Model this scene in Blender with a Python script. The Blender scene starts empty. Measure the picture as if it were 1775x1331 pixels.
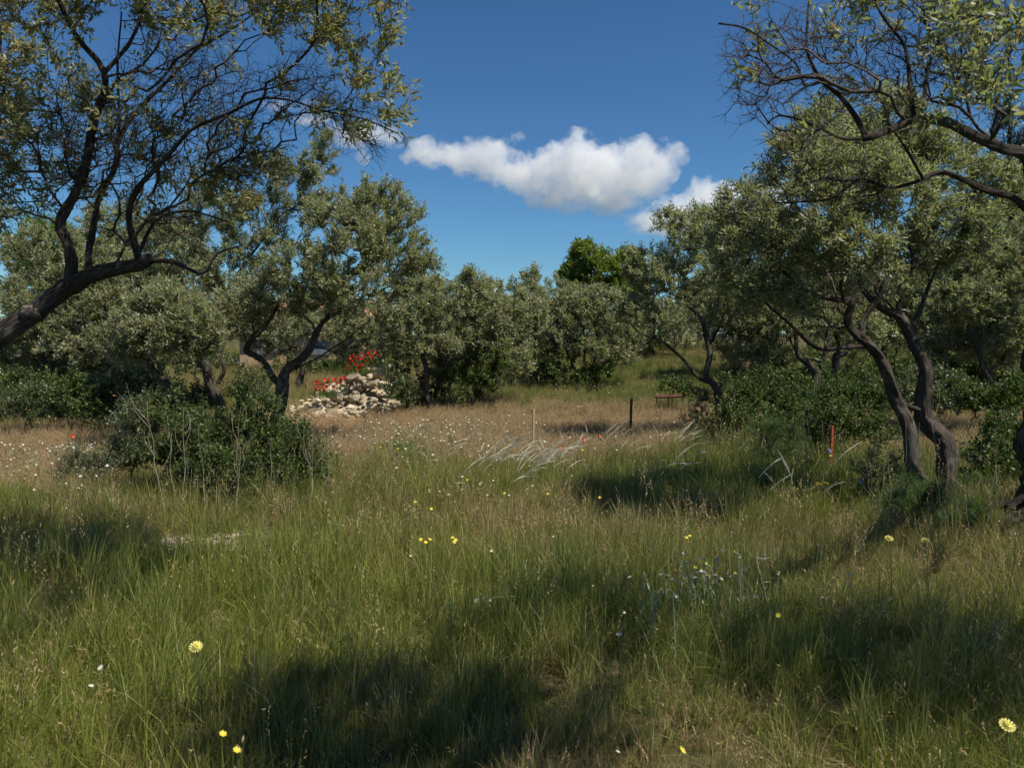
import bpy, bmesh, math, random
import numpy as np
from mathutils import Vector, Matrix, noise

# ------------------------------------------------------------------ camera
S = bpy.context.scene
F_PX = 30.0 / 36.0 * 1775.0
EYE = 1.6
PITCH = math.radians(-2.5)
cam_d = bpy.data.cameras.new('camera'); cam_d.lens = 30; cam_d.sensor_width = 36
cam_d.clip_start = 0.05; cam_d.clip_end = 12000
cam_d.dof.use_dof = True; cam_d.dof.focus_distance = 12; cam_d.dof.aperture_fstop = 7.0
cam = bpy.data.objects.new('camera', cam_d); S.collection.objects.link(cam)
cam.location = (0, 0, EYE); cam.rotation_euler = (math.radians(90) + PITCH, 0, 0)
S.camera = cam

# ------------------------------------------------------------------ light
SUN_AZ, SUN_EL = math.radians(118), math.radians(60)     # azimuth clockwise from the view direction (+Y)
w = bpy.data.worlds.new('World'); S.world = w; w.use_nodes = True
nt = w.node_tree; nt.nodes.clear()
sky = nt.nodes.new('ShaderNodeTexSky'); sky.sky_type = 'NISHITA'; sky.sun_disc = False
sky.sun_elevation = SUN_EL; sky.sun_rotation = SUN_AZ
sky.altitude = 0; sky.air_density = 1.0; sky.dust_density = 0.0; sky.ozone_density = 7
bg = nt.nodes.new('ShaderNodeBackground'); bg.inputs['Strength'].default_value = 0.074
wo = nt.nodes.new('ShaderNodeOutputWorld')
gam = nt.nodes.new('ShaderNodeGamma'); gam.inputs['Gamma'].default_value = 1.25
tint = nt.nodes.new('ShaderNodeMix'); tint.data_type = 'RGBA'; tint.blend_type = 'MULTIPLY'; tint.inputs['Factor'].default_value = 1
tint.inputs['B'].default_value = (.46, .59, .60, 1)
nt.links.new(sky.outputs[0], gam.inputs[0]); nt.links.new(gam.outputs[0], tint.inputs['A'])
nt.links.new(tint.outputs['Result'], bg.inputs[0]); nt.links.new(bg.outputs[0], wo.inputs[0])
sun_d = bpy.data.lights.new('sun', 'SUN'); sun_d.energy = 5.0; sun_d.angle = math.radians(0.53); sun_d.color = (1.0, 0.93, 0.82)
sun = bpy.data.objects.new('sun', sun_d); S.collection.objects.link(sun)
sdir = Vector((math.sin(SUN_AZ)*math.cos(SUN_EL), math.cos(SUN_AZ)*math.cos(SUN_EL), math.sin(SUN_EL)))
sun.rotation_euler = sdir.to_track_quat('Z', 'Y').to_euler(); sun.location = (20, -10, 30)
S.view_settings.view_transform = 'Standard'; S.view_settings.look = 'None'
S.view_settings.exposure = 0.42; S.view_settings.gamma = 1; S.view_settings.use_curve_mapping = False
cy = S.cycles
cy.max_bounces = 6; cy.diffuse_bounces = 3; cy.glossy_bounces = 2; cy.transmission_bounces = 4; cy.transparent_max_bounces = 8
cy.use_denoising = True; cy.sample_clamp_indirect = 4.0

# ------------------------------------------------------------------ helpers
rng = np.random.default_rng(7)
random.seed(7)
COL = S.collection
_cp, _sp = math.cos(PITCH), math.sin(PITCH)

def P(px, py, d):
    """the place d metres ahead that lies in the direction of a point of the photograph"""
    x = (px - 887.5) / F_PX; z = -(py - 665.5) / F_PX
    Y = _cp - z*_sp; Z = _sp + z*_cp
    k = d / Y
    return np.array((x*k, d, EYE + Z*k))

def sstep(a, b, x):
    t = np.clip((x - a) / (b - a), 0, 1); return t*t*(3 - 2*t)

def height(x, y):
    x = np.asarray(x, float); y = np.asarray(y, float)
    h = 0.033 * np.maximum(0, y - 17) * sstep(15, 24, y) * (1 - 0.55*sstep(60, 200, y))
    h = h + 1.0 * np.exp(-((x - 6.5)/6.0)**2 - ((y - 39)/8.0)**2)
    h = h + 0.035*np.sin(x*1.3 + 0.7*y)*np.cos(y*0.9 - 0.4*x) + 0.02*np.sin(3.1*x + 1.0)*np.sin(2.7*y)
    h = h + 0.25*np.exp(-((x - 4.6)/0.9)**2 - ((y - 7.0)/0.9)**2)
    return h

def G(px, d, dz=0.0):
    x = (px - 887.5) / F_PX * d
    return np.array((x, d, float(height(x, d)) + dz))

def fbm(x, y, s=1.0, seed=0.0):
    v = 0
    for k, (a, f) in enumerate(((1, 1), (.5, 2.1), (.3, 4.3))):
        an = 0.9*k + seed
        u = (x*math.cos(an) + y*math.sin(an))*f*s; q = (-x*math.sin(an) + y*math.cos(an))*f*s
        v = v + a*np.sin(u + 1.7*np.sin(q*0.8 + seed))*np.cos(q + 1.3*np.sin(u*0.7 + 2*seed))
    return v / 1.8

def norm(a):
    return a / np.maximum(np.linalg.norm(a, axis=-1, keepdims=True), 1e-9)

def mesh_np(name, V, F, mats, attrs=None, smooth=False, midx=None):
    """V (n,3); F list of (m,k) arrays of polygons with k corners"""
    me = bpy.data.meshes.new(name)
    F = [f for f in (F if isinstance(F, list) else [F]) if len(f)]
    me.vertices.add(len(V)); me.vertices.foreach_set('co', np.asarray(V, np.float32).ravel())
    loops = np.concatenate([f.ravel() for f in F]).astype(np.int32)
    cnt = np.concatenate([np.full(len(f), f.shape[1]) for f in F]).astype(np.int32)
    st = np.concatenate([[0], np.cumsum(cnt)[:-1]]).astype(np.int32)
    me.loops.add(len(loops)); me.loops.foreach_set('vertex_index', loops)
    me.polygons.add(len(cnt)); me.polygons.foreach_set('loop_start', st); me.polygons.foreach_set('loop_total', cnt)
    if smooth: me.polygons.foreach_set('use_smooth', np.ones(len(cnt), bool))
    for m in (mats if isinstance(mats, (list, tuple)) else [mats]): me.materials.append(m)
    if midx is not None: me.polygons.foreach_set('material_index', np.asarray(midx, np.int32))
    for k, v in (attrs or {}).items():
        a = me.attributes.new(k, 'FLOAT', 'POINT'); a.data.foreach_set('value', np.asarray(v, np.float32))
    me.update(calc_edges=True)
    return me

def link(name, me, parent=None, kind=None, loc=None):
    o = bpy.data.objects.new(name, me); COL.objects.link(o)
    if parent is not None: o.parent = parent
    if kind: o['kind'] = kind
    if loc is not None: o.location = loc
    return o

def tag(o, label, cat, group=None, kind=None):
    o['label'] = label; o['category'] = cat
    if group: o['group'] = group
    if kind: o['kind'] = kind
    return o

def thing(name, label, cat, loc, group=None, rz=0.0):
    o = bpy.data.objects.new(name, None); COL.objects.link(o)
    o.location = loc; o.rotation_euler = (0, 0, rz); o.empty_display_size = 0.2
    return tag(o, label, cat, group)

def rebase(me_V, base):
    return np.asarray(me_V) - np.asarray(base)

# ------------------------------------------------------------------ materials
def new_mat(name):
    m = bpy.data.materials.new(name); m.use_nodes = True
    n = m.node_tree; n.nodes.clear()
    out = n.nodes.new('ShaderNodeOutputMaterial')
    return m, n, out

def ramp(n, cols, fac, interp='LINEAR'):
    r = n.nodes.new('ShaderNodeValToRGB'); r.color_ramp.interpolation = interp
    e = r.color_ramp.elements
    e[0].position, e[0].color = cols[0][0], (*cols[0][1], 1)
    e[1].position, e[1].color = cols[-1][0], (*cols[-1][1], 1)
    for p, c in cols[1:-1]:
        k = e.new(p); k.color = (*c, 1)
    n.links.new(fac, r.inputs[0]); return r.outputs[0]

def leaf_mat(name, top, under, brown=(0.30, 0.15, 0.04), pbrown=0.015, transl=0.25, rough=0.42, gloss=0.5):
    m, n, out = new_mat(name); L = n.links
    at = n.nodes.new('ShaderNodeAttribute'); at.attribute_name = 'rnd'
    a2 = n.nodes.new('ShaderNodeAttribute'); a2.attribute_name = 'tone'
    c1 = ramp(n, [(0.0, top[0]), (0.6, top[1]), (1.0, top[2])], a2.outputs['Fac'])
    c2 = ramp(n, [(0.0, under[0]), (1.0, under[1])], a2.outputs['Fac'])
    gm = n.nodes.new('ShaderNodeNewGeometry')
    mx = n.nodes.new('ShaderNodeMix'); mx.data_type = 'RGBA'
    L.new(gm.outputs['Backfacing'], mx.inputs['Factor']); L.new(c1, mx.inputs['A']); L.new(c2, mx.inputs['B'])
    gt = n.nodes.new('ShaderNodeMath'); gt.operation = 'GREATER_THAN'; gt.inputs[1].default_value = 1 - pbrown
    L.new(at.outputs['Fac'], gt.inputs[0])
    mb = n.nodes.new('ShaderNodeMix'); mb.data_type = 'RGBA'; mb.inputs['B'].default_value = (*brown, 1)
    L.new(gt.outputs[0], mb.inputs['Factor']); L.new(mx.outputs['Result'], mb.inputs['A'])
    pb = n.nodes.new('ShaderNodeBsdfPrincipled'); pb.inputs['Roughness'].default_value = rough
    pb.inputs['Specular IOR Level'].default_value = gloss
    L.new(mb.outputs['Result'], pb.inputs['Base Color'])
    tr = n.nodes.new('ShaderNodeBsdfTranslucent'); 
    tc = n.nodes.new('ShaderNodeMix'); tc.data_type = 'RGBA'; tc.blend_type = 'MULTIPLY'; tc.inputs['Factor'].default_value = 1
    tc.inputs['B'].default_value = (1.3, 1.5, 0.6, 1)
    L.new(mb.outputs['Result'], tc.inputs['A']); L.new(tc.outputs['Result'], tr.inputs['Color'])
    ms = n.nodes.new('ShaderNodeMixShader'); ms.inputs[0].default_value = transl
    L.new(pb.outputs[0], ms.inputs[1]); L.new(tr.outputs[0], ms.inputs[2]); L.new(ms.outputs[0], out.inputs[0])
    return m

def simple(name, cols, scale=8.0, rough=0.85, bump=0.3, bscale=None, stretch=(1, 1, 1), detail=6, spec=0.3, obj_random=0.0):
    m, n, out = new_mat(name); L = n.links
    tcn = n.nodes.new('ShaderNodeTexCoord'); mp = n.nodes.new('ShaderNodeMapping'); mp.inputs['Scale'].default_value = stretch
    L.new(tcn.outputs['Object'], mp.inputs['Vector'])
    no = n.nodes.new('ShaderNodeTexNoise'); no.inputs['Scale'].default_value = scale; no.inputs['Detail'].default_value = detail
    no.inputs['Roughness'].default_value = 0.65
    L.new(mp.outputs[0], no.inputs['Vector'])
    c = ramp(n, cols, no.outputs['Fac'])
    pb = n.nodes.new('ShaderNodeBsdfPrincipled'); pb.inputs['Roughness'].default_value = rough
    pb.inputs['Specular IOR Level'].default_value = spec
    if obj_random:
        oi = n.nodes.new('ShaderNodeObjectInfo'); hs = n.nodes.new('ShaderNodeHueSaturation')
        mr = n.nodes.new('ShaderNodeMapRange'); mr.inputs['To Min'].default_value = 1 - obj_random; mr.inputs['To Max'].default_value = 1 + obj_random
        L.new(oi.outputs['Random'], mr.inputs['Value']); L.new(mr.outputs[0], hs.inputs['Value']); L.new(c, hs.inputs['Color']); c = hs.outputs[0]
    L.new(c, pb.inputs['Base Color'])
    if bump:
        n2 = n.nodes.new('ShaderNodeTexNoise'); n2.inputs['Scale'].default_value = bscale or scale*3; n2.inputs['Detail'].default_value = 5
        L.new(mp.outputs[0], n2.inputs['Vector'])
        bp = n.nodes.new('ShaderNodeBump'); bp.inputs['Strength'].default_value = bump; bp.inputs['Distance'].default_value = 0.02
        L.new(n2.outputs['Fac'], bp.inputs['Height']); L.new(bp.outputs[0], pb.inputs['Normal'])
    L.new(pb.outputs[0], out.inputs[0])
    return m

def bark_mat(name, dark, mid, light):
    m, n, out = new_mat(name); L = n.links
    at = n.nodes.new('ShaderNodeAttribute'); at.attribute_name = 'along'
    a2 = n.nodes.new('ShaderNodeAttribute'); a2.attribute_name = 'turn'
    cx = n.nodes.new('ShaderNodeCombineXYZ')
    tcn = n.nodes.new('ShaderNodeTexCoord')
    cs = n.nodes.new('ShaderNodeMath'); cs.operation = 'COSINE'; L.new(a2.outputs['Fac'], cs.inputs[0])
    sn = n.nodes.new('ShaderNodeMath'); sn.operation = 'SINE'; L.new(a2.outputs['Fac'], sn.inputs[0])
    L.new(cs.outputs[0], cx.inputs[0]); L.new(sn.outputs[0], cx.inputs[1]); L.new(at.outputs['Fac'], cx.inputs[2])
    mp = n.nodes.new('ShaderNodeMapping'); mp.inputs['Scale'].default_value = (2.6, 2.6, 3.6); L.new(cx.outputs[0], mp.inputs['Vector'])
    no = n.nodes.new('ShaderNodeTexNoise'); no.inputs['Scale'].default_value = 2.2; no.inputs['Detail'].default_value = 7; no.inputs['Roughness'].default_value = 0.7
    L.new(mp.outputs[0], no.inputs['Vector'])
    n3 = n.nodes.new('ShaderNodeTexNoise'); n3.inputs['Scale'].default_value = 5.0; n3.inputs['Detail'].default_value = 5
    L.new(tcn.outputs['Object'], n3.inputs['Vector'])
    c = ramp(n, [(0.30, dark), (0.5, mid), (0.72, light)], no.outputs['Fac'])
    lich = ramp(n, [(0.56, (0, 0, 0)), (0.66, (1, 1, 1))], n3.outputs['Fac'])
    mx = n.nodes.new('ShaderNodeMix'); mx.data_type = 'RGBA'; mx.inputs['B'].default_value = (0.20, 0.20, 0.16, 1)
    ml = n.nodes.new('ShaderNodeMath'); ml.operation = 'MULTIPLY'; ml.inputs[1].default_value = 0.6
    L.new(lich, ml.inputs[0]); L.new(ml.outputs[0], mx.inputs['Factor']); L.new(c, mx.inputs['A'])
    pb = n.nodes.new('ShaderNodeBsdfPrincipled'); pb.inputs['Roughness'].default_value = 0.9; pb.inputs['Specular IOR Level'].default_value = 0.2
    L.new(mx.outputs['Result'], pb.inputs['Base Color'])
    bp = n.nodes.new('ShaderNodeBump'); bp.inputs['Strength'].default_value = 1.0; bp.inputs['Distance'].default_value = 0.05
    L.new(no.outputs['Fac'], bp.inputs['Height']); L.new(bp.outputs[0], pb.inputs['Normal']); L.new(pb.outputs[0], out.inputs[0])
    return m

M = {}
M['olive'] = leaf_mat('olive_leaf', [(0.13, 0.14, 0.065), (0.205, 0.215, 0.110), (0.29, 0.295, 0.165)], [(0.26, 0.265, 0.175), (0.38, 0.38, 0.28)], transl=.36, rough=.5, gloss=.35)
M['olive_near'] = leaf_mat('olive_leaf_yellowish', [(0.14, 0.14, 0.052), (0.225, 0.215, 0.090), (0.31, 0.29, 0.14)], [(0.26, 0.255, 0.155), (0.37, 0.36, 0.24)], transl=.38, rough=.5, gloss=.35, pbrown=0.045, brown=(0.34, 0.17, 0.04))
M['shrub'] = leaf_mat('dark_shrub_leaf', [(0.030, 0.055, 0.012), (0.080, 0.120, 0.026), (0.16, 0.21, 0.05)], [(0.05, 0.08, 0.02), (0.10, 0.14, 0.05)], pbrown=0.004, rough=0.5, gloss=.3)
M['shrub_grey'] = leaf_mat('greyish_shrub_leaf', [(0.04, 0.06, 0.02), (0.08, 0.11, 0.04), (0.16, 0.19, 0.08)], [(0.10, 0.13, 0.07), (0.18, 0.2, 0.12)], pbrown=0.01)
M['broad'] = leaf_mat('bright_broad_leaf', [(0.09, 0.16, 0.012), (0.14, 0.23, 0.02), (0.20, 0.31, 0.03)], [(0.10, 0.17, 0.03), (0.15, 0.22, 0.04)], pbrown=0.0, transl=0.35)
M['broad_far'] = leaf_mat('sunny_broad_leaf', [(0.11, 0.15, 0.025), (0.165, 0.205, 0.035), (0.23, 0.27, 0.055)], [(0.13, 0.17, 0.035), (0.19, 0.23, 0.055)], pbrown=0.0, transl=0.45)
M['pine'] = leaf_mat('dark_needle', [(0.015, 0.03, 0.010), (0.03, 0.05, 0.016), (0.05, 0.075, 0.02)], [(0.02, 0.035, 0.012), (0.04, 0.06, 0.02)], pbrown=0.02, transl=0.1)
M['fennel'] = leaf_mat('feathery_leaf', [(0.04, 0.085, 0.016), (0.07, 0.13, 0.022), (0.12, 0.19, 0.035)], [(0.05, 0.10, 0.02), (0.09, 0.15, 0.03)], pbrown=0.0, transl=0.35)
M['silver'] = leaf_mat('silvery_leaf', [(0.22, 0.26, 0.20), (0.30, 0.34, 0.27), (0.42, 0.45, 0.37)], [(0.25, 0.29, 0.23), (0.4, 0.43, 0.36)], pbrown=0.0)
M['bark'] = bark_mat('olive_bark', (0.016, 0.012, 0.010), (0.080, 0.063, 0.050), (0.25, 0.21, 0.175))
M['root'] = bark_mat('dark_root', (0.010, 0.008, 0.007), (0.035, 0.026, 0.02), (0.08, 0.062, 0.05))
M['bark_pale'] = bark_mat('pale_olive_bark', (0.03, 0.024, 0.018), (0.10, 0.08, 0.06), (0.24, 0.20, 0.16))
M['twig'] = simple('twig', [(0.3, (0.028, 0.021, 0.016)), (0.7, (0.085, 0.065, 0.05))], 9, bump=0)
M['dead_stem'] = simple('dry_stem', [(0.3, (0.20, 0.16, 0.12)), (0.7, (0.42, 0.36, 0.28))], 12, bump=0)
M['stone'] = simple('limestone', [(0.25, (0.24, 0.18, 0.11)), (0.45, (0.46, 0.38, 0.26)), (0.75, (0.64, 0.56, 0.42))], 9, bump=0.8, bscale=30, obj_random=0.4)
M['earth'] = simple('bare_earth', [(0.3, (0.16, 0.10, 0.05)), (0.7, (0.34, 0.22, 0.12))], 6, bump=0.6)

def flat(name, c, rough=0.6, transl=0.0):
    m, n, out = new_mat(name)
    pb = n.nodes.new('ShaderNodeBsdfPrincipled'); pb.inputs['Roughness'].default_value = rough
    nz = n.nodes.new('ShaderNodeTexNoise'); nz.inputs['Scale'].default_value = 60
    col = ramp(n, [(0.3, tuple(v*0.8 for v in c)), (0.7, tuple(min(1, v*1.12) for v in c))], nz.outputs['Fac'])
    n.links.new(col, pb.inputs['Base Color'])
    if transl:
        tr = n.nodes.new('ShaderNodeBsdfTranslucent'); n.links.new(col, tr.inputs['Color'])
        ms = n.nodes.new('ShaderNodeMixShader'); ms.inputs[0].default_value = transl
        n.links.new(pb.outputs[0], ms.inputs[1]); n.links.new(tr.outputs[0], ms.inputs[2]); n.links.new(ms.outputs[0], out.inputs[0])
    else: n.links.new(pb.outputs[0], out.inputs[0])
    return m
M['poppy'] = flat('poppy_petal', (0.75, 0.030, 0.012), 0.5, 0.35)
M['poppy_eye'] = flat('poppy_centre', (0.02, 0.015, 0.015))
M['white'] = flat('white_petal', (0.75, 0.73, 0.66), 0.6, 0.2)
M['yellow'] = flat('yellow_petal', (0.72, 0.60, 0.05), 0.6, 0.25)
M['pale_yellow'] = flat('pale_yellow_petal', (0.80, 0.74, 0.22), 0.6, 0.25)
M['orange_dot'] = flat('orange_floret', (0.70, 0.38, 0.03))
M['mustard'] = flat('mustard_umbel', (0.42, 0.32, 0.04), 0.7, 0.2)
M['violet'] = flat('violet_petal', (0.20, 0.17, 0.62), 0.6, 0.25)
M['stem'] = flat('green_stem', (0.09, 0.14, 0.04))
M['plume'] = flat('feather_plume', (0.74, 0.71, 0.57), 0.6, 0.45)
M['stake'] = simple('weathered_stake', [(0.3, (0.28, 0.19, 0.11)), (0.7, (0.48, 0.36, 0.24))], 14, stretch=(4, 4, 0.6), bump=0.3)
M['orange'] = simple('orange_marker_paint', [(0.3, (0.22, 0.035, 0.012)), (0.55, (0.38, 0.065, 0.018)), (0.75, (0.26, 0.12, 0.06))], 18, stretch=(2, 2, .5), bump=.3)
M['brown_wood'] = simple('brown_stake', [(0.3, (0.06, 0.035, 0.02)), (0.7, (0.14, 0.09, 0.055))], 14, stretch=(4, 4, 0.6), bump=0.3)
M['rust'] = simple('rusty_metal', [(0.3, (0.05, 0.018, 0.012)), (0.7, (0.14, 0.045, 0.028))], 20, bump=0.3, rough=0.7)
M['render_wall'] = simple('ochre_wall', [(0.3, (0.42, 0.28, 0.17)), (0.7, (0.58, 0.42, 0.28))], 2.5, bump=0.4)
M['shutter'] = simple('blue_grey_shutter', [(0.3, (0.14, 0.17, 0.22)), (0.7, (0.20, 0.24, 0.30))], 12, bump=0.1)
M['roof'] = simple('clay_tile', [(0.3, (0.28, 0.13, 0.07)), (0.7, (0.45, 0.24, 0.14))], 5, bump=0.3, obj_random=0.15)

# grass
def grass_mat():
    m, n, out = new_mat('grass_blades'); L = n.links
    at = n.nodes.new('ShaderNodeAttribute'); at.attribute_name = 'rnd'
    tt = n.nodes.new('ShaderNodeAttribute'); tt.attribute_name = 'tone'
    dr = n.nodes.new('ShaderNodeAttribute'); dr.attribute_name = 'dry'; dr.attribute_type = 'INSTANCER'
    hu = n.nodes.new('ShaderNodeAttribute'); hu.attribute_name = 'hue'; hu.attribute_type = 'INSTANCER'
    sd = n.nodes.new('ShaderNodeAttribute'); sd.attribute_name = 'seed'
    ad = n.nodes.new('ShaderNodeMath'); ad.operation = 'ADD'; L.new(at.outputs['Fac'], ad.inputs[0])
    m2 = n.nodes.new('ShaderNodeMath'); m2.operation = 'MULTIPLY_ADD'; m2.inputs[1].default_value = 2.0; m2.inputs[2].default_value = -1.0
    L.new(dr.outputs['Fac'], m2.inputs[0]); L.new(m2.outputs[0], ad.inputs[1])
    mr = n.nodes.new('ShaderNodeMapRange'); mr.inputs['From Min'].default_value = 0.35; mr.inputs['From Max'].default_value = 0.65
    L.new(ad.outputs[0], mr.inputs['Value'])
    ax = n.nodes.new('ShaderNodeMath'); ax.operation = 'MAXIMUM'; L.new(mr.outputs[0], ax.inputs[0]); L.new(sd.outputs['Fac'], ax.inputs[1])
    g = ramp(n, [(0.0, (0.07, 0.10, 0.014)), (0.5, (0.195, 0.225, 0.036)), (1.0, (0.36, 0.37, 0.09))], tt.outputs['Fac'])
    gb = ramp(n, [(0.0, (0.07, 0.11, 0.034)), (1.0, (0.19, 0.235, 0.08))], tt.outputs['Fac'])
    d = ramp(n, [(0.0, (0.21, 0.115, 0.055)), (0.3, (0.36, 0.235, 0.115)), (0.7, (0.51, 0.37, 0.195)), (1.0, (0.64, 0.53, 0.34))], tt.outputs['Fac'])
    gm = n.nodes.new('ShaderNodeMix'); gm.data_type = 'RGBA'; L.new(hu.outputs['Fac'], gm.inputs['Factor']); L.new(g, gm.inputs['A']); L.new(gb, gm.inputs['B'])
    mx = n.nodes.new('ShaderNodeMix'); mx.data_type = 'RGBA'; L.new(ax.outputs[0], mx.inputs['Factor']); L.new(gm.outputs['Result'], mx.inputs['A']); L.new(d, mx.inputs['B'])
    pb = n.nodes.new('ShaderNodeBsdfPrincipled'); pb.inputs['Roughness'].default_value = 0.5; pb.inputs['Specular IOR Level'].default_value = 0.3
    L.new(mx.outputs['Result'], pb.inputs['Base Color'])
    tr = n.nodes.new('ShaderNodeBsdfTranslucent'); L.new(mx.outputs['Result'], tr.inputs['Color'])
    ms = n.nodes.new('ShaderNodeMixShader'); ms.inputs[0].default_value = 0.40
    L.new(pb.outputs[0], ms.inputs[1]); L.new(tr.outputs[0], ms.inputs[2]); L.new(ms.outputs[0], out.inputs[0])
    return m
M['grass'] = grass_mat()

def ground_mat():
    m, n, out = new_mat('meadow_soil'); L = n.links
    tcn = n.nodes.new('ShaderNodeTexCoord')
    a = n.nodes.new('ShaderNodeTexNoise'); a.inputs['Scale'].default_value = 0.35; a.inputs['Detail'].default_value = 8
    b = n.nodes.new('ShaderNodeTexNoise'); b.inputs['Scale'].default_value = 14; b.inputs['Detail'].default_value = 8; b.inputs['Roughness'].default_value = 0.8
    L.new(tcn.outputs['Object'], a.inputs['Vector']); L.new(tcn.outputs['Object'], b.inputs['Vector'])
    c1 = ramp(n, [(0.35, (0.05, 0.065, 0.02)), (0.55, (0.12, 0.10, 0.045)), (0.7, (0.20, 0.15, 0.07))], a.outputs['Fac'])
    c2 = ramp(n, [(0.3, (0.35, 0.35, 0.35)), (0.75, (1.1, 1.1, 1.1))], b.outputs['Fac'])
    mx = n.nodes.new('ShaderNodeMix'); mx.data_type = 'RGBA'; mx.blend_type = 'MULTIPLY'; mx.inputs['Factor'].default_value = 1
    L.new(c1, mx.inputs['A']); L.new(c2, mx.inputs['B'])
    pb = n.nodes.new('ShaderNodeBsdfPrincipled'); pb.inputs['Roughness'].default_value = 0.95; pb.inputs['Specular IOR Level'].default_value = 0.1
    L.new(mx.outputs['Result'], pb.inputs['Base Color'])
    bp = n.nodes.new('ShaderNodeBump'); bp.inputs['Strength'].default_value = 0.7; bp.inputs['Distance'].default_value = 0.03
    L.new(b.outputs['Fac'], bp.inputs['Height']); L.new(bp.outputs[0], pb.inputs['Normal']); L.new(pb.outputs[0], out.inputs[0])
    return m
M['soil'] = ground_mat()

# ------------------------------------------------------------------ ground
def make_ground():
    def axis(lim, near, step):
        a = [0.0]
        while a[-1] < near: a.append(a[-1] + step)
        s = step
        while a[-1] < lim: s *= 1.13; a.append(a[-1] + s)
        return np.array(a)
    ax = axis(2500, 12, 0.3); xs = np.concatenate([-ax[:0:-1], ax])
    ay = axis(3500, 45, 0.3); by = axis(600, 3, 0.4); ys = np.concatenate([-by[:0:-1], ay])
    X, Y = np.meshgrid(xs, ys, indexing='ij')
    V = np.stack([X, Y, height(X, Y)], -1).reshape(-1, 3)
    nx, ny = len(xs), len(ys)
    i, j = np.meshgrid(np.arange(nx - 1), np.arange(ny - 1), indexing='ij')
    a = (i*ny + j).ravel()
    Fq = np.stack([a, a + ny, a + ny + 1, a + 1], -1)
    o = link('ground', mesh_np('ground', V, Fq, M['soil'], smooth=True), kind='structure')
    o['label'] = 'grassy ground of the olive grove rising gently at the back'
make_ground()

# ------------------------------------------------------------------ plant machinery
def catmull(pts, step):
    pts = np.asarray(pts, float)
    p = np.vstack([2*pts[0] - pts[1], pts, 2*pts[-1] - pts[-2]])
    out = []
    for k in range(1, len(p) - 2):
        p0, p1, p2, p3 = p[k-1], p[k], p[k+1], p[k+2]
        n = max(1, int(np.linalg.norm((p2 - p1)[:3]) / step))
        t = np.arange(n)[:, None] / n
        out.append(0.5*((2*p1) + (-p0 + p2)*t + (2*p0 - 5*p1 + 4*p2 - p3)*t**2 + (-p0 + 3*p1 - 3*p2 + p3)*t**3))
    out.append(pts[-1:]); return np.vstack(out)

def tube(path, rad, sides=12, gnarl=0.12, seed=0.0, flare=0.0):
    """closed limb with ribs and swellings; returns V, F, along, turn"""
    path = np.asarray(path); n = len(path)
    T = norm(np.gradient(path, axis=0))
    up = np.array((0.3, 0.9, 0.1)) if abs(T[0, 2]) > 0.8 else np.array((0, 0, 1.0))
    N = np.zeros_like(T); v = np.cross(T[0], up); v /= np.linalg.norm(v)
    for i in range(n):
        v = v - T[i]*np.dot(v, T[i]); v /= np.linalg.norm(v); N[i] = v
    B = np.cross(T, N)
    s = np.concatenate([[0], np.cumsum(np.linalg.norm(np.diff(path, axis=0), axis=1))])
    th = np.linspace(0, 2*np.pi, sides, endpoint=False)
    TH, SS = np.meshgrid(th, s)
    tw = TH + SS*2.2 + seed
    k = 1 + gnarl*(0.55*np.cos(3*tw + 1.3*np.sin(SS*6 + seed)) + 0.35*np.cos(5*tw - SS*3) + 0.5*np.sin(SS*17 + 2*np.sin(TH + seed)) * 0.6
                   + 0.4*np.sin(SS*41 + 3*TH + seed) + 0.35*rng.normal(size=TH.shape)*0.6)
    R = np.asarray(rad)[:, None]*k
    if flare: R = R*(1 + flare*np.exp(-SS/0.18)*(1 + 0.35*np.cos(4*TH + seed)))
    V = path[:, None] + R[..., None]*(np.cos(TH)[..., None]*N[:, None] + np.sin(TH)[..., None]*B[:, None])
    V = V.reshape(-1, 3)
    i, j = np.meshgrid(np.arange(n - 1), np.arange(sides), indexing='ij')
    a = (i*sides + j).ravel(); b = (i*sides + (j + 1) % sides).ravel()
    F = np.stack([a, b, b + sides, a + sides], -1)
    V = np.vstack([V, path[0] - T[0]*rad[0]*0.3, path[-1] + T[-1]*rad[-1]*0.5])
    c0, c1 = len(V) - 2, len(V) - 1
    j = np.arange(sides)
    F0 = np.stack([np.full(sides, c0), (j + 1) % sides, j], -1)
    e = (n - 1)*sides
    F1 = np.stack([np.full(sides, c1), e + j, e + (j + 1) % sides], -1)
    al = np.append(SS.ravel(), [0, s[-1]]) + seed; tu = np.append(TH.ravel(), [0, 0])
    return V, [F, np.vstack([F0, F1])], al, tu

def prisms(A, B, ra, rb, sides=3):
    """thin twigs: one open prism per segment"""
    n = len(A)
    d = norm(B - A); h = np.where(np.abs(d[:, 2:3]) > 0.9, np.array([[1.0, 0, 0]]), np.array([[0, 0, 1.0]]))
    u = norm(np.cross(d, h)); v = np.cross(d, u)
    th = np.linspace(0, 2*np.pi, sides, endpoint=False)
    ring = np.cos(th)[None, :, None]*u[:, None] + np.sin(th)[None, :, None]*v[:, None]
    Va = A[:, None] - d[:, None]*ra[:, None, None]*0.4 + ring*ra[:, None, None]; Vb = B[:, None] + ring*rb[:, None, None]
    V = np.concatenate([Va, Vb], 1).reshape(-1, 3)
    base = (np.arange(n)*2*sides)[:, None]; j = np.arange(sides)
    F = np.stack([base + j, base + (j + 1) % sides, base + sides + (j + 1) % sides, base + sides + j], -1).reshape(-1, 4)
    return V, F

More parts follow.
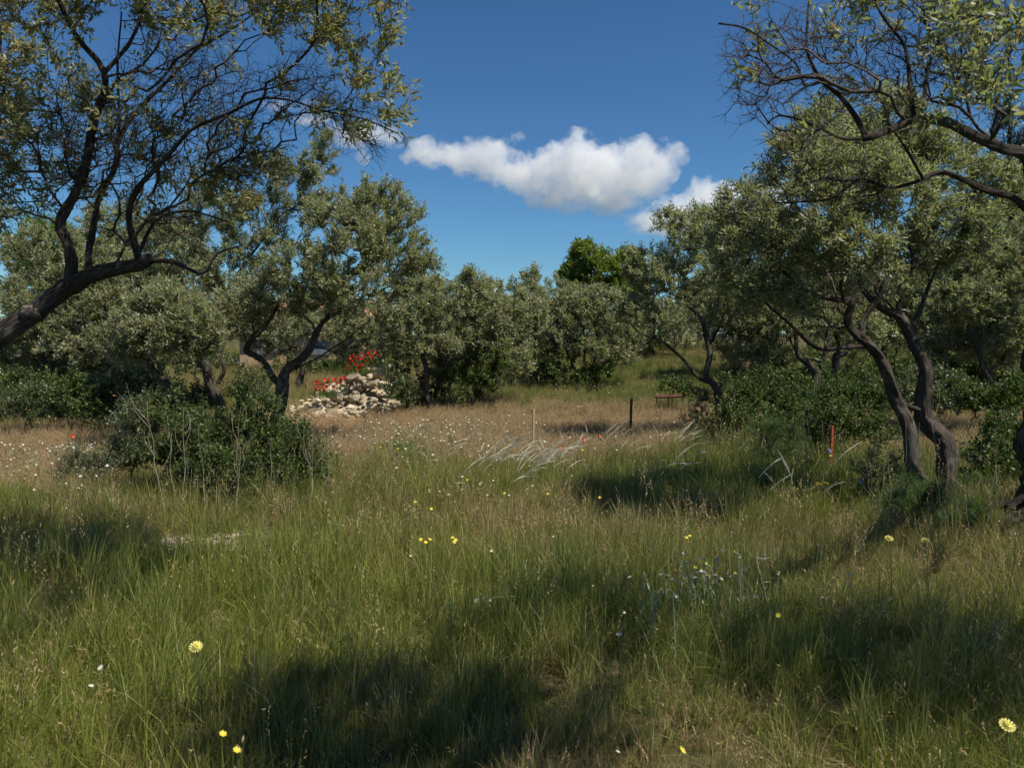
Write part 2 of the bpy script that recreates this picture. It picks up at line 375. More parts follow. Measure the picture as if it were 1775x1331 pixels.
def leaf_quads(pos, d, L, W, r, flip=0.5, fold=0.12):
    n = len(pos)
    side = norm(np.cross(d, norm(r.normal(size=(n, 3)))))
    nn = np.cross(side, d)
    nn *= np.where(nn[:, 2:3] < 0, -1, 1)*np.where(r.random((n, 1)) < flip, -1, 1)
    side = np.cross(d, nn)
    L = L[:, None]; W = W[:, None]
    V = np.empty((n, 4, 3))
    V[:, 0] = pos; V[:, 2] = pos + d*L - nn*L*0.10
    V[:, 1] = pos + d*L*0.48 + side*W*0.5 + nn*W*fold; V[:, 3] = pos + d*L*0.48 - side*W*0.5 + nn*W*fold
    F = np.arange(n*4).reshape(n, 4)
    rn = np.repeat(r.random(n), 4)
    return V.reshape(-1, 3), F, rn

class Skeleton:
    def __init__(s): s.pos = []; s.par = []; s.plen = []; s.rad = []; s.dir = []
    def add(s, p, par, r=None):
        s.pos.append(np.asarray(p, float)); s.par.append(par)
        s.plen.append(0.0 if par < 0 else s.plen[par] + np.linalg.norm(p - s.pos[par])); s.rad.append(r)
        d = np.array((0, 0, 1.0)) if par < 0 else norm(np.asarray(p) - s.pos[par]); s.dir.append(d)
        return len(s.pos) - 1

def grow(sk, att, bf, seg, r, wig=0.12, curve=0.35, lift=0.0):
    """join every point of att to the growing skeleton along the cheapest way; returns the tips' node numbers"""
    att = np.asarray(att); M_ = len(att)
    best = np.full(M_, np.inf); bi = np.zeros(M_, int)
    def upd(ids):
        Pp = np.array([sk.pos[i] for i in ids]); L = np.array([sk.plen[i] for i in ids])
        for k in range(0, len(ids), 400):
            c = np.linalg.norm(att[:, None] - Pp[None, k:k+400], axis=2) + bf*L[None, k:k+400]
            j = c.argmin(1); m = c[np.arange(M_), j]; q = m < best
            best[q] = m[q]; bi[q] = np.array(ids)[k + j[q]]
    upd(list(range(len(sk.pos))))
    done = np.zeros(M_, bool); tips = np.zeros(M_, int)
    for _ in range(M_):
        c = np.where(done, np.inf, best); i = int(c.argmin()); done[i] = True
        p = bi[i]; A = sk.pos[p]; B = att[i]; D = np.linalg.norm(B - A)
        n = max(1, int(D/seg))
        ctrl = A + sk.dir[p]*D*curve + (B - A)*(0.5 - curve*0.5) + np.array((0, 0, lift*D))
        cur = p; ids = []
        for k in range(1, n + 1):
            t = k/n; q = (1-t)**2*A + 2*t*(1-t)*ctrl + t*t*B
            if k < n: q = q + r.normal(size=3)*wig*seg
            cur = sk.add(q, cur); ids.append(cur)
        tips[i] = cur; upd(ids)
    return tips

def blob_points(blobs, n, r, d0, inner=0.55, low=-0.75):
    """points in the outer shell of ellipsoids given as (px, py, rx, ry, offset in depth[, depth radius in m])"""
    cs, rs = [], []
    for b in blobs:
        px, py, rx, ry, dd = b[:5]; d = d0 + dd; k = d/F_PX
        cs.append(P(px, py, d)); rd = b[5] if len(b) > 5 else 1.15*(rx + ry)/2*k
        rs.append((rx*k, rd, ry*k))
    cs, rs = np.array(cs), np.array(rs)
    wgt = (rs.prod(1))**(2/3); cnt = np.maximum(1, (n*wgt/wgt.sum()).astype(int))
    out = []
    for c, q, m in zip(cs, rs, cnt):
        u = norm(r.normal(size=(m*3, 3))); u = u[u[:, 2] > low][:m]
        rr = r.uniform(inner, 1.0, (len(u), 1))**0.8
        out.append(c + u*q*rr)
    out = np.vstack(out); r.shuffle(out)
    return out

def plant(name, label, cat, base, limbs, blobs, n, d0, seed, mat='olive', group=None, bare=None, nbare=0,
          leafL=(0.045, 0.068), leafW=0.24, shoots=4, shootL=(0.10, 0.22), leafgap=0.024, bf=0.45, seg=0.10, tipr=0.0016,
          barkm='bark', sides=12, gnarl=0.12, up=0.35, single=0, rmax=0.02, rpow=0.42, flare=0.5, droop=0.0, pts=None, skroot=None,
          twigm='twig', spread=0.8, zmin=None, lift=0.08, bareL=0.0, inner=0.55, trunk_name='trunk', limb_name='limb', flip=0.38, bare_leaf=0.0, rust=.04):
    """limbs: list of lists of (x, y, z, radius) in world metres; a limb after the first begins inside another"""
    r = np.random.default_rng(seed); base = np.asarray(base, float)
    root = thing(name, label, cat, base, group)
    sk = Skeleton(); limb_nodes = 0
    for li, lb in enumerate(limbs):
        lb = np.asarray(lb, float)
        c = catmull(lb, max(0.03, min(0.07, lb[:, 3].mean()*0.7)))
        path, rad = c[:, :3].copy(), np.maximum(c[:, 3], 0.004)
        s = np.arange(len(path))*0.05
        w_ = np.minimum(1, s/0.3)[:, None]
        path += w_*rad[:, None]*0.4*np.stack([np.sin(s*7 + seed + li), np.sin(s*5.3 + 2*li), np.sin(s*6.1 + li*3)], 1)
        V, F, al, tu = tube(path, rad, sides if li < 2 else max(6, sides - 3), gnarl, seed*1.7 + li*2.1, flare if lb[0, 2] < base[2] + 0.15 else 0)
        link(trunk_name if lb[0, 2] < base[2] + 0.25 else limb_name, mesh_np('limb_mesh', rebase(V, base), F, M[barkm], {'along': al, 'turn': tu}, smooth=True), root)
        prev = -1
        if li and sk.pos:
            dd = np.linalg.norm(np.array(sk.pos) - path[0], axis=1); prev = int(dd.argmin()) if dd.min() < 0.4 else -1
        nst = max(1, int(0.06/0.05))
        for k in range(0, len(path), nst): prev = sk.add(path[k], prev, rad[k])
    if not sk.pos:
        for q in (skroot if skroot is not None else [base]): sk.add(np.asarray(q, float), -1, rmax)
    limb_nodes = len(sk.pos)
    # start growth only from the outer two thirds of the frame
    zlow = base[2] + (zmin if zmin is not None else 0.0)
    for k in range(limb_nodes):
        if sk.pos[k][2] < zlow: sk.plen[k] += 6.0
    att = blob_points(blobs, n, r, d0, inner) if pts is None else pts
    gh = height(att[:, 0], att[:, 1]); att = att[att[:, 2] > gh + 0.04]
    nl = len(att)
    if bare: att = np.vstack([att, blob_points(bare, nbare, r, d0, 0.1, -1.0)])
    tips = grow(sk, att, bf, seg, r, lift=lift)
    leafy = tips[:nl]
    if bare_leaf: leafy = np.append(leafy, tips[nl:][r.random(len(tips) - nl) < bare_leaf])
    N = len(sk.pos)
    flow = np.zeros(N); np.add.at(flow, tips, 1.0)
    for i in range(N - 1, 0, -1):
        if sk.par[i] >= 0: flow[sk.par[i]] += flow[i]
    pos = np.array(sk.pos); par = np.array(sk.par); ids = np.arange(limb_nodes, N)
    rad = np.minimum(tipr*np.maximum(flow, 1)**rpow, rmax)
    lim = np.array([q if q is not None else 1.0 for q in sk.rad])
    for i in ids:
        p = par[i]; cap = lim[p]*0.75 if p < limb_nodes else rad[p]
        if rad[i] > cap: rad[i] = cap
    pi = par[ids]; ok = pi >= 0; ids = ids[ok]; pi = pi[ok]
    rp = np.where(pi < limb_nodes, np.minimum(rad[ids]*1.15, lim[pi]), np.minimum(rad[pi], rad[ids]*1.35))
    big = rad[ids] > 0.006
    VV, FF, off = [], [], 0
    for msk, sd in ((big, 6), (~big, 3)):
        if msk.any():
            V, F = prisms(pos[pi[msk]], pos[ids[msk]], rp[msk], rad[ids[msk]], sd); VV.append(V); FF.append(F + off); off += len(V)
    # shoots
    if bare and bareL:
        bt = np.repeat(tips[nl:], 3); u = np.array([sk.dir[i] for i in bt])
        sdir_ = norm(u*0.5 + r.normal(size=(len(bt), 3))*0.6); L_ = r.uniform(0.4, 1.0, len(bt))*bareL
        V, F = prisms(pos[bt], pos[bt] + sdir_*L_[:, None], np.full(len(bt), tipr), np.full(len(bt), tipr*0.4), 3); VV.append(V); FF.append(F + off); off += len(V)
    if shoots and nl:
        tp = np.repeat(leafy, shoots); pr = par[tp]
        a = r.random((len(tp), 1))*0.9
        start = pos[tp]*(1 - a) + pos[pr]*a
        u = np.array([sk.dir[i] for i in tp])
        cen = pos[leafy].mean(0); outw = norm(pos[tp] - cen)
        sd = norm(u*0.45 + r.normal(size=(len(tp), 3))*0.5*spread + outw*0.45 + np.array((0, 0, up)))
        L_ = r.uniform(*shootL, len(tp))
        end = start + sd*L_[:, None] + np.array((0, 0, -droop))*L_[:, None]
        V, F = prisms(start, end, np.full(len(tp), tipr), np.full(len(tp), tipr*0.5), 3); VV.append(V); FF.append(F + off)
        k = max(2, int(np.mean(shootL)/leafgap))
        t = (np.arange(k) + 0.6)/k
        pp = (start[:, None] + (end - start)[:, None]*t[None, :, None])
        ax = np.repeat(sd[:, None], k, 1)
        perp = norm(np.cross(ax, norm(r.normal(size=ax.shape))))
        ld = []
        for sgn in (1, -1):
            ld.append(norm(ax*r.uniform(0.4, 1.1, (len(tp), k, 1)) + sgn*perp*0.8 + r.normal(size=ax.shape)*0.15))
        LP = np.concatenate([pp, pp], 1).reshape(-1, 3); LD = np.concatenate(ld, 1).reshape(-1, 3)
        keep = r.random(len(LP)) > 0.06; LP, LD = LP[keep], LD[keep]
        n_ = len(LP); LL = r.uniform(*leafL, n_); LW = LL*leafW*r.uniform(0.8, 1.2, n_)
        grp = np.repeat(np.repeat(r.normal(size=len(leafy))*0.16, shoots), 2*k).reshape(len(tp), -1).reshape(-1)[keep]
        tone = np.clip(0.5 + grp + r.normal(size=n_)*0.22, 0, 1)
        if single:
            dist = np.linalg.norm(LP - np.array((0, 0, EYE)), axis=1)
            q = (LP[:, 1] > 0.3); sx = LP[:, 0]/np.maximum(LP[:, 1], 0.3)*F_PX; sz = (LP[:, 2] - EYE)/np.maximum(LP[:, 1], 0.3)*F_PX
            vis = q & (np.abs(sx) < 880) & (np.abs(sz - 65*0) < 640)
            idx = np.where(vis)[0]; idx = idx[np.argsort(dist[idx])][:single]
            rest = np.ones(n_, bool); rest[idx] = False
            protos = []
            for q_ in range(6):
                Lm = 0.055
                Vv = np.array([(0, 0, 0), (.16, .35, .0), (.5, .5, .03), (.82, .32, -.03), (1, 0, -.14), (.82, -.32, -.03), (.5, -.5, .03), (.16, -.35, 0), (.5, 0, -.04)], float)
                Vv = Vv*np.array((Lm, Lm*leafW, Lm)); Vv[:, 2] += -0.1*q_/6*Vv[:, 0]
                Ff = np.array([(0, 1, 8), (1, 2, 8), (2, 3, 8), (3, 4, 8), (4, 5, 8), (5, 6, 8), (6, 7, 8), (7, 0, 8)])
                protos.append(mesh_np('leaf_mesh', Vv, Ff, M[mat], {'rnd': np.full(9, .5 if q_ else 0.999), 'tone': np.full(9, q_/5)}))
            for i in idx:
                me = protos[1 + int(r.integers(5))] if r.random() > rust else protos[0]
                o = link('leaf', me, root)
                x = Vector(LD[i]); up_ = Vector(norm(r.normal(size=3) + np.array((0, 0, .8)))); 
                if r.random() < flip: up_ = -up_
                y = up_.cross(x).normalized(); z = x.cross(y)
                o.matrix_local = Matrix(((x.x, y.x, z.x, LP[i, 0] - base[0]), (x.y, y.y, z.y, LP[i, 1] - base[1]), (x.z, y.z, z.z, LP[i, 2] - base[2]), (0, 0, 0, 1))) @ Matrix.Scale(LL[i]/0.055, 4)
            LP, LD, LL, LW, tone = LP[rest], LD[rest], LL[rest], LW[rest], tone[rest]
        V, F_, rn = leaf_quads(LP, LD, LL, LW, r, flip)
        link('foliage', mesh_np('foliage_mesh', rebase(V, base), F_, M[mat], {'rnd': rn, 'tone': np.repeat(tone, 4)}), root, 'stuff')
    if VV:
        link('twigs', mesh_np('twig_mesh', rebase(np.vstack(VV), base), np.vstack(FF) if len({f.shape[1] for f in FF}) == 1 else FF, M[twigm], smooth=True), root, 'stuff')
    return root

def L3(*pts):
    """limb from (px, py, d, r) points"""
    return [(*P(a, b, c), r_) for a, b, c, r_ in pts]


# ------------------------------------------------------------------ olive trees standing close
g = G
def gl(px, d, r_): return (*G(px, d, -0.05), r_)

# near left tree, its leaning trunk comes in from the side
b1 = np.array((-4.95, 5.7, float(height(-4.95, 5.7))))
limbs1 = [
    [(*(b1 - (0, 0, .05)), .17), (*(b1 + (0.25, 0, .55)), .15)] + L3((-140, 695, 5.6, .10), (0, 588, 5.5, .066), (60, 546, 5.5, .060), (125, 492, 5.5, .054), (180, 466, 5.45, .044), (240, 457, 5.4, .040), (262, 448, 5.4, .03)),
    L3((122, 500, 5.5, 0.0385), (118, 430, 5.5, 0.0333), (108, 390, 5.5, 0.0302), (125, 350, 5.5, 0.0277), (145, 285, 5.5, 0.0257), (166, 215, 5.45, 0.0231), (178, 125, 5.4, 0.0192), (132, 60, 5.3, 0.0141), (100, 0, 5.2, 0.0116), (70, -90, 5.1, 0.0064)),
    L3((178, 130, 5.4, 0.0129), (225, 75, 5.5, 0.0109), (248, 10, 5.6, 0.0084), (255, -80, 5.7, 0.0051)),
    L3((150, 478, 5.6, 0.0224), (158, 420, 5.9, 0.0212), (172, 345, 6.0, 0.0192), (198, 292, 6.0, 0.0180), (206, 240, 6.0, 0.0154), (250, 180, 6.1, 0.0129), (300, 130, 6.2, 0.0109), (345, 85, 6.2, 0.0090), (410, 45, 6.2, 0.0070), (520, -30, 6.2, 0.0044)),
    L3((240, 452, 5.4, 0.0224), (228, 400, 5.3, 0.0192), (226, 360, 5.2, 0.0180), (240, 320, 5.1, 0.0154), (285, 280, 5.0, 0.0122), (332, 225, 5.0, 0.0097), (400, 195, 5.0, 0.0084), (452, 172, 5.0, 0.0070), (505, 175, 5.0, 0.0058), (560, 192, 5.0, 0.0044), (625, 205, 5.0, 0.0032), (690, 232, 5.0, 0.0026)),
    L3((258, 452, 5.4, 0.0192), (300, 453, 5.3, 0.0129), (350, 474, 5.2, 0.0097), (378, 440, 5.2, 0.0070), (420, 425, 5.3, 0.0044)),
    L3((240, 440, 5.45, 0.0116), (272, 382, 5.6, 0.0090), (330, 366, 5.8, 0.0070), (395, 385, 6.0, 0.0044)),
    L3((206, 245, 6.0, 0.0103), (205, 180, 5.9, 0.0084), (205, 100, 5.8, 0.0064), (210, 20, 5.8, 0.0044)),
]
b1_leafy = [(650, 120, 45, 60, -.4), (600, 60, 70, 50, -.2), (520, 30, 80, 50, .3), (420, 20, 90, 45, 0), (300, 10, 90, 45, .4), (190, 0, 90, 50, -.3), (80, 40, 80, 60, 0),
            (20, 120, 60, 80, .3), (40, 230, 60, 70, 0), (50, 330, 55, 60, .2), (110, 150, 50, 60, .6), (400, -120, 260, 110, 0), (100, -120, 260, 110, 0), (600, -60, 110, 60, 0),
            (130, 300, 40, 50, .6), (-150, 150, 170, 200, 0), (660, 195, 40, 25, -.4), (390, 330, 50, 40, .3), (330, 300, 60, 40, .5), (-60, 330, 70, 90, -.2), (600, -70, 130, 60, -.6), (480, -90, 150, 70, -.5), (700, -60, 60, 40, -.8), (367, -440, 440, 170, -1.8, .95)]
b1_bare = [(250, 230, 130, 110, 0), (400, 220, 120, 80, -.2), (520, 150, 110, 60, -.3), (320, 120, 130, 80, .3), (150, 250, 100, 130, .2), (600, 200, 70, 50, -.4), (280, 380, 110, 50, 0), (430, 290, 90, 50, -.1), (640, 245, 60, 30, -.4)]
t1 = plant('olive_tree', 'near olive tree with a lichened bent limb and a dense net of bare twigs', 'olive tree', b1, limbs1,
      b1_leafy, 1000, 5.5, 11, mat='olive_near', bare=b1_bare, nbare=1800, bareL=0.15, bare_leaf=.03, shoots=5, single=300, bf=0.35, seg=0.07, sides=24, gnarl=0.2, zmin=1.9, tipr=0.0014, rmax=.0085, shootL=(.09, .2), leafL=(.038, .06), spread=1.0, leafW=.29)
# burl on its trunk
def blob_mesh(c, rad, m, name, parent, base, seed, sub=3, amp=.35):
    bm = bmesh.new(); bmesh.ops.create_icosphere(bm, subdivisions=sub, radius=1)
    for v in bm.verts:
        k = 1 + amp*noise.fractal(v.co*1.7 + Vector((seed, 0, 0)), 1.0, 2.0, 4)
        v.co = Vector([v.co[i]*rad[i]*k for i in range(3)]) + Vector(c) - Vector(base)
    me = bpy.data.meshes.new(name); bm.to_mesh(me); bm.free(); me.materials.append(m)
    for p in me.polygons: p.use_smooth = True
    return link(name, me, parent)
blob_mesh(P(52, 541, 5.47), (.075, .055, .045), M['bark'], 'burl', t1, b1, 3, 4, .22)

# near right tree: trunk on a root mound at the right, limbs reach over towards us
b2 = np.array((4.62, 7.25, float(height(4.62, 7.25))))
jt = P(1700, 238, 4.1)
limbs2 = [
    [(*(b2 - (0, 0, .05)), .19), (*(b2 + (-.12, 0, .5)), .14), (*(b2 + (-.18, -.1, 1.1)), .12), (4.25, 6.7, 1.9, .09), (3.5, 5.6, 2.35, .055)] +
      L3((1790, 290, 4.5, 0.0319), (1735, 258, 4.25, 0.0263), (1690, 232, 4.1, 0.0227), (1640, 212, 4.0, 0.0196), (1585, 208, 3.95, 0.0177), (1540, 228, 3.9, 0.0159), (1495, 240, 3.85, 0.0135)),
    L3((1500, 238, 3.85, 0.0122), (1484, 205, 3.85, 0.0110), (1455, 165, 3.85, 0.0104), (1425, 140, 3.9, 0.0086), (1403, 100, 3.9, 0.0067), (1398, 60, 3.95, 0.0055), (1402, 0, 4, 0.0037)),
    L3((1492, 240, 3.85, 0.0086), (1455, 240, 3.8, 0.0061), (1400, 212, 3.75, 0.0049), (1350, 200, 3.7, 0.0037), (1330, 215, 3.7, 0.0024)),
    L3((1425, 142, 3.9, 0.0055), (1395, 148, 3.9, 0.0049), (1380, 110, 3.85, 0.0043), (1340, 80, 3.8, 0.0031), (1290, 50, 3.75, 0.0024), (1245, 42, 3.7, 0.0018)),
    L3((1584, 208, 3.95, 0.0110), (1578, 150, 4.0, 0.0086), (1566, 80, 4.05, 0.0074), (1525, 20, 4.1, 0.0055), (1500, -60, 4.2, 0.0037)),
    L3((1600, 205, 3.95, 0.0092), (1610, 110, 4.1, 0.0074), (1645, 40, 4.2, 0.0055), (1650, -50, 4.3, 0.0037)),
    [(4.0, 6.3, 2.05, .035), (3.6, 5.6, 2.15, .028)] + L3((1775, 360, 4.8, 0.0184), (1710, 330, 4.65, 0.0159), (1640, 300, 4.5, 0.0129), (1590, 316, 4.4, 0.0098), (1540, 325, 4.4, 0.0079), (1490, 310, 4.35, 0.0067), (1440, 345, 4.3, 0.0055), (1345, 352, 4.3, 0.0031)),
    L3((1600, 310, 4.4, 0.0079), (1565, 250, 4.3, 0.0055), (1540, 215, 4.2, 0.0037)),
    L3((1540, 325, 4.4, 0.0055), (1480, 355, 4.3, 0.0037)),
    [(3.5, 5.6, 2.35, .05), (3.3, 4.9, 3.0, .035), (3.1, 4.3, 3.8, .02), (2.8, 3.8, 4.4, .012)],
    [(4.25, 6.7, 1.9, .06), (4.6, 5.9, 2.8, .045), (4.8, 5.0, 3.6, .03), (4.6, 4.2, 4.2, .015)],
]
b2_leafy = [(1700, 60, 80, 70, -.7), (1740, 150, 40, 50, -.9), (1610, 190, 35, 25, -.2), (1490, 10, 70, 25, 0), (1580, -20, 90, 45, 0), (1680, 180, 40, 30, -.5), (1755, 20, 80, 60, -.4),
            (1290, 10, 40, 14, -.2), (1620, 40, 70, 50, .2)]
def up_cloud(r_, n, cx, cy_, cz, a, b_, c_):
    u = norm(r_.normal(size=(n, 3))); return np.array((cx, cy_, cz)) + u*np.array((a, b_, c_))*r_.uniform(.35, 1, (n, 1))
r_ = np.random.default_rng(5)
over = np.vstack([up_cloud(r_, 880, 4.1, 2.95, 4.1, 1.3, .95, .45), up_cloud(r_, 90, 4.6, 5.6, 3.9, 1.2, 1.2, .9)])
pts2 = np.vstack([blob_points(b2_leafy, 95, r_, 4.1), over]); r_.shuffle(pts2)
b2_bare = [(1330, 130, 90, 90, -.3), (1400, 60, 90, 60, -.1), (1290, 90, 50, 60, -.35), (1310, 175, 60, 40, -.35), (1480, 130, 100, 90, -.1), (1600, 120, 80, 80, 0), (1400, 230, 80, 40, -.3), (1700, 130, 60, 80, -.2), (1450, 330, 120, 40, .2), (1360, 300, 50, 50, .1)]
t2 = plant('olive_tree', 'olive tree on a dark root mound, bare crooked limbs reaching into the sky', 'olive tree', b2, limbs2,
      None, 0, 4.1, 12, mat='olive', bare=b2_bare + [(1640, 80, 90, 90, .1), (1720, 140, 60, 90, 0), (1560, 60, 70, 70, .1), (1680, 20, 90, 60, .2)], nbare=1150, bareL=0.09, bare_leaf=.025, rust=.012, shoots=3, single=300, bf=0.4, seg=0.06, sides=22, gnarl=0.2, zmin=1.9, tipr=0.0014, rmax=.008, shootL=(.08, .18), pts=pts2, spread=1.0, leafL=(.036, .054), leafW=.31)

# twisted double trunk
b3 = G(1632, 8.05)
limbs3 = [
    [gl(1617, 8.0, .075)] + L3((1600, 840, 8.0, 0.0697), (1577, 780, 8.0, 0.0604), (1563, 715, 8.0, 0.0604), (1548, 668, 7.95, 0.0557), (1527, 632, 7.9, 0.0480), (1505, 600, 7.9, 0.0434), (1484, 578, 7.9, 0.0356)),
    [gl(1648, 8.15, .09)] + L3((1645, 830, 8.15, 0.0890), (1632, 770, 8.15, 0.0851), (1605, 715, 8.2, 0.0774), (1600, 660, 8.2, 0.0619), (1597, 620, 8.25, 0.0572), (1583, 578, 8.3, 0.0511), (1560, 550, 8.3, 0.0480), (1528, 538, 8.3, 0.0348), (1500, 505, 8.5, 0.0271), (1480, 450, 8.6, 0.0170), (1460, 380, 8.7, 0.0093)),
    L3((1490, 588, 7.9, 0.0348), (1470, 562, 7.85, 0.0340), (1476, 522, 7.8, 0.0279), (1450, 518, 7.75, 0.0232), (1412, 512, 7.7, 0.0185), (1380, 492, 7.6, 0.0131), (1340, 450, 7.5, 0.0077)),
    L3((1492, 592, 7.9, 0.0294), (1502, 545, 8.0, 0.0279), (1530, 502, 8.0, 0.0248), (1545, 455, 8.0, 0.0209), (1545, 400, 8.1, 0.0163), (1555, 330, 8.1, 0.0116), (1570, 250, 8.2, 0.0069)),
    L3((1500, 600, 7.9, 0.0217), (1462, 603, 7.8, 0.0202), (1425, 604, 7.7, 0.0170), (1395, 588, 7.6, 0.0140), (1350, 545, 7.5, 0.0101), (1300, 500, 7.4, 0.0062)),
    L3((1560, 698, 8.0, 0.0271), (1580, 706, 8.1, 0.0232), (1600, 708, 8.2, 0.0232)),
    L3((1530, 640, 7.95, 0.0310), (1520, 610, 7.8, 0.0271), (1505, 595, 7.8, 0.0193)),
    L3((1530, 505, 8.0, 0.0140), (1515, 460, 7.8, 0.0108), (1500, 400, 7.7, 0.0077), (1495, 320, 7.6, 0.0047)),
    L3((1583, 578, 8.3, 0.0271), (1600, 520, 8.6, 0.0193), (1630, 450, 8.8, 0.0116), (1650, 380, 9.0, 0.0062)),
]
b3_c = [(1300, 460, 60, 70, -.4), (1292, 365, 40, 45, -.2), (1375, 290, 50, 55, 0), (1430, 232, 60, 45, .1), (1540, 195, 50, 40, .3), (1470, 300, 90, 70, -.5), (1400, 380, 90, 70, -.7), (1540, 350, 90, 70, -.6), (1510, 270, 90, 60, .6),
        (1640, 300, 70, 60, .4), (1650, 400, 80, 55, .2), (1350, 520, 70, 35, -.5), (1470, 440, 90, 50, -.8), (1340, 410, 70, 60, .5), (1590, 440, 70, 50, .8), (1420, 480, 80, 50, .8), (1600, 240, 50, 40, .2), (1730, 340, 60, 50, .3), (1260, 410, 30, 40, 0)]
plant('olive_tree', 'olive tree with two twisted trunks crossing over dry stalks beside the root mound', 'olive tree', b3, limbs3, b3_c, 1500, 8.0, 13, shoots=5, sides=24, gnarl=.17, zmin=1.3,
      bare=[(1420, 540, 90, 40, 0), (1520, 500, 90, 60, .2), (1600, 560, 60, 40, .5)], nbare=350, bareL=.12, bf=.4, seg=.08, leafL=(.045, .07), shootL=(.08, .2))

# the tree under which the view opens: its crown shades the nearest grass
bB = np.array((1.7, -1.2, float(height(1.7, -1.2))))
ptsB = np.vstack([up_cloud(r_, 330, 1.5, 2.4, 3.95, 1.0, .75, .35), up_cloud(r_, 150, 1.5, -.6, 3.8, 1.7, 1.5, .8)]); r_.shuffle(ptsB)
plant('olive_tree', 'olive tree standing behind the viewpoint whose boughs shade the closest grass', 'olive tree', bB,
      [[(*(bB - (0, 0, .05)), .17), (1.65, -1.1, .8, .13), (1.5, -1.0, 1.6, .11), (1.3, -.6, 2.4, .07), (1.2, .6, 3.2, .04), (1.3, 1.8, 3.8, .02)],
       [(1.5, -1.0, 1.6, .07), (1.9, -1.2, 2.4, .05), (2.1, -1.3, 3.2, .025)]], None, 0, 4, 19, pts=ptsB, shoots=5, zmin=1.8)

# ------------------------------------------------------------------ olive trees of the middle distance
def mid(label, base, limbs, blobs, n, d0, seed, **k):
    kw = dict(shoots=6, sides=10, leafL=(.048, .078), leafW=.31, leafgap=.027, seg=.12, zmin=1.0, tipr=.0025, rmax=.03, shootL=(.12, .26), bf=.4)
    kw.update(k)
    return plant('olive_tree', label, 'olive tree', base, limbs, blobs, n, d0, seed, **kw)

mid('olive tree with a Y-shaped dark trunk standing in leafy shrubs before the stone heap', G(484, 14),
    [[gl(482, 14, .12)] + L3((484, 705, 14, .095), (489, 668, 14, .11), (500, 645, 14, .075), (520, 622, 14, .07), (545, 585, 14, .058), (562, 560, 14, .04), (600, 525, 14.2, .025), (640, 470, 14.4, .015)),
     L3((487, 670, 14, .06), (470, 645, 14, .055), (447, 622, 14, .052), (428, 604, 13.9, .05), (440, 583, 13.8, .045), (456, 572, 13.8, .035), (480, 530, 13.7, .022)),
     L3((512, 640, 14, .018), (550, 620, 13.9, .014), (590, 595, 13.8, .012), (628, 566, 13.7, .009), (660, 540, 13.6, .007))],
    [(690, 440, 60, 60, 0), (640, 400, 60, 65, .3), (590, 420, 70, 70, -.4), (530, 470, 70, 50, -.6), (480, 520, 60, 40, -.5), (430, 530, 50, 45, 0), (620, 500, 80, 45, -.3), (725, 480, 40, 40, 0), (700, 380, 32, 32, .2), (655, 345, 45, 30, .3), (560, 520, 60, 45, .8), (590, 360, 50, 35, .6)],
    750, 14, 21)
mid('olive tree with dark curved trunk and thin tall crown behind the shrubs', G(383, 15),
    [[gl(383, 15, .11)] + L3((380, 700, 15, .10), (366, 660, 15, .09), (352, 632, 15, .08), (348, 600, 15, .06), (370, 540, 15, .035), (430, 450, 15.2, .022), (490, 370, 15.4, .012)),
     L3((378, 665, 15, .04), (388, 640, 15, .035), (384, 615, 15, .03), (400, 560, 15.1, .02)),
     L3((352, 635, 15, .06), (340, 610, 15, .05), (325, 560, 14.8, .03), (300, 480, 14.6, .015))],
    [(330, 500, 60, 55, 0), (400, 470, 60, 60, .3), (300, 430, 60, 55, 0), (440, 400, 60, 50, .4), (500, 340, 45, 50, .4), (545, 300, 34, 38, .4), (560, 262, 24, 26, .4), (380, 370, 60, 50, .2), (470, 290, 30, 28, .4), (350, 560, 50, 30, -.5), (270, 500, 50, 40, 0), (420, 540, 50, 35, .5)],
    620, 15, 22)
mid('olive tree with a pinkish trunk bowed steeply over beside the shrubs', G(328, 13),
    [[gl(330, 13, .10)] + L3((325, 725, 13, .085), (310, 695, 13, .075), (290, 672, 13, .07), (270, 655, 13, .065), (262, 630, 13, .05), (275, 590, 13, .03), (300, 540, 13, .015))],
    [(300, 590, 55, 35, -.2), (250, 570, 50, 35, 0), (330, 560, 50, 35, -.3), (290, 530, 60, 35, .2), (230, 610, 40, 25, .1), (330, 600, 45, 20, -.3)],
    330, 13, 23, barkm='bark_pale', zmin=.9)
mid('slender olive tree leaning away over the rusty table, light grey-green crown against the cloud', G(1254, 14.5),
    [[gl(1256, 14.5, .085)] + L3((1248, 705, 14.5, .07), (1236, 668, 14.5, .06), (1226, 648, 14.5, .055), (1228, 600, 14.5, .045), (1218, 560, 14.5, .035), (1190, 520, 14.5, .025), (1185, 460, 14.5, .015)),
     L3((1226, 662, 14.5, .035), (1208, 652, 14.5, .032), (1185, 624, 14.4, .028), (1150, 593, 14.3, .022), (1112, 578, 14.2, .016), (1085, 555, 14.1, .010)),
     L3((1228, 600, 14.5, .03), (1250, 560, 14.6, .02), (1260, 500, 14.6, .012))],
    [(1150, 490, 45, 45, 0), (1190, 430, 50, 45, 0), (1165, 385, 26, 26, 0), (1235, 415, 40, 40, .3), (1120, 470, 35, 35, 0), (1225, 480, 50, 45, -.2), (1110, 540, 40, 30, 0), (1260, 560, 50, 40, .3), (1165, 560, 40, 25, -.3), (1215, 385, 26, 24, .2), (1280, 500, 40, 40, 0)],
    430, 14.5, 24, zmin=1.2)
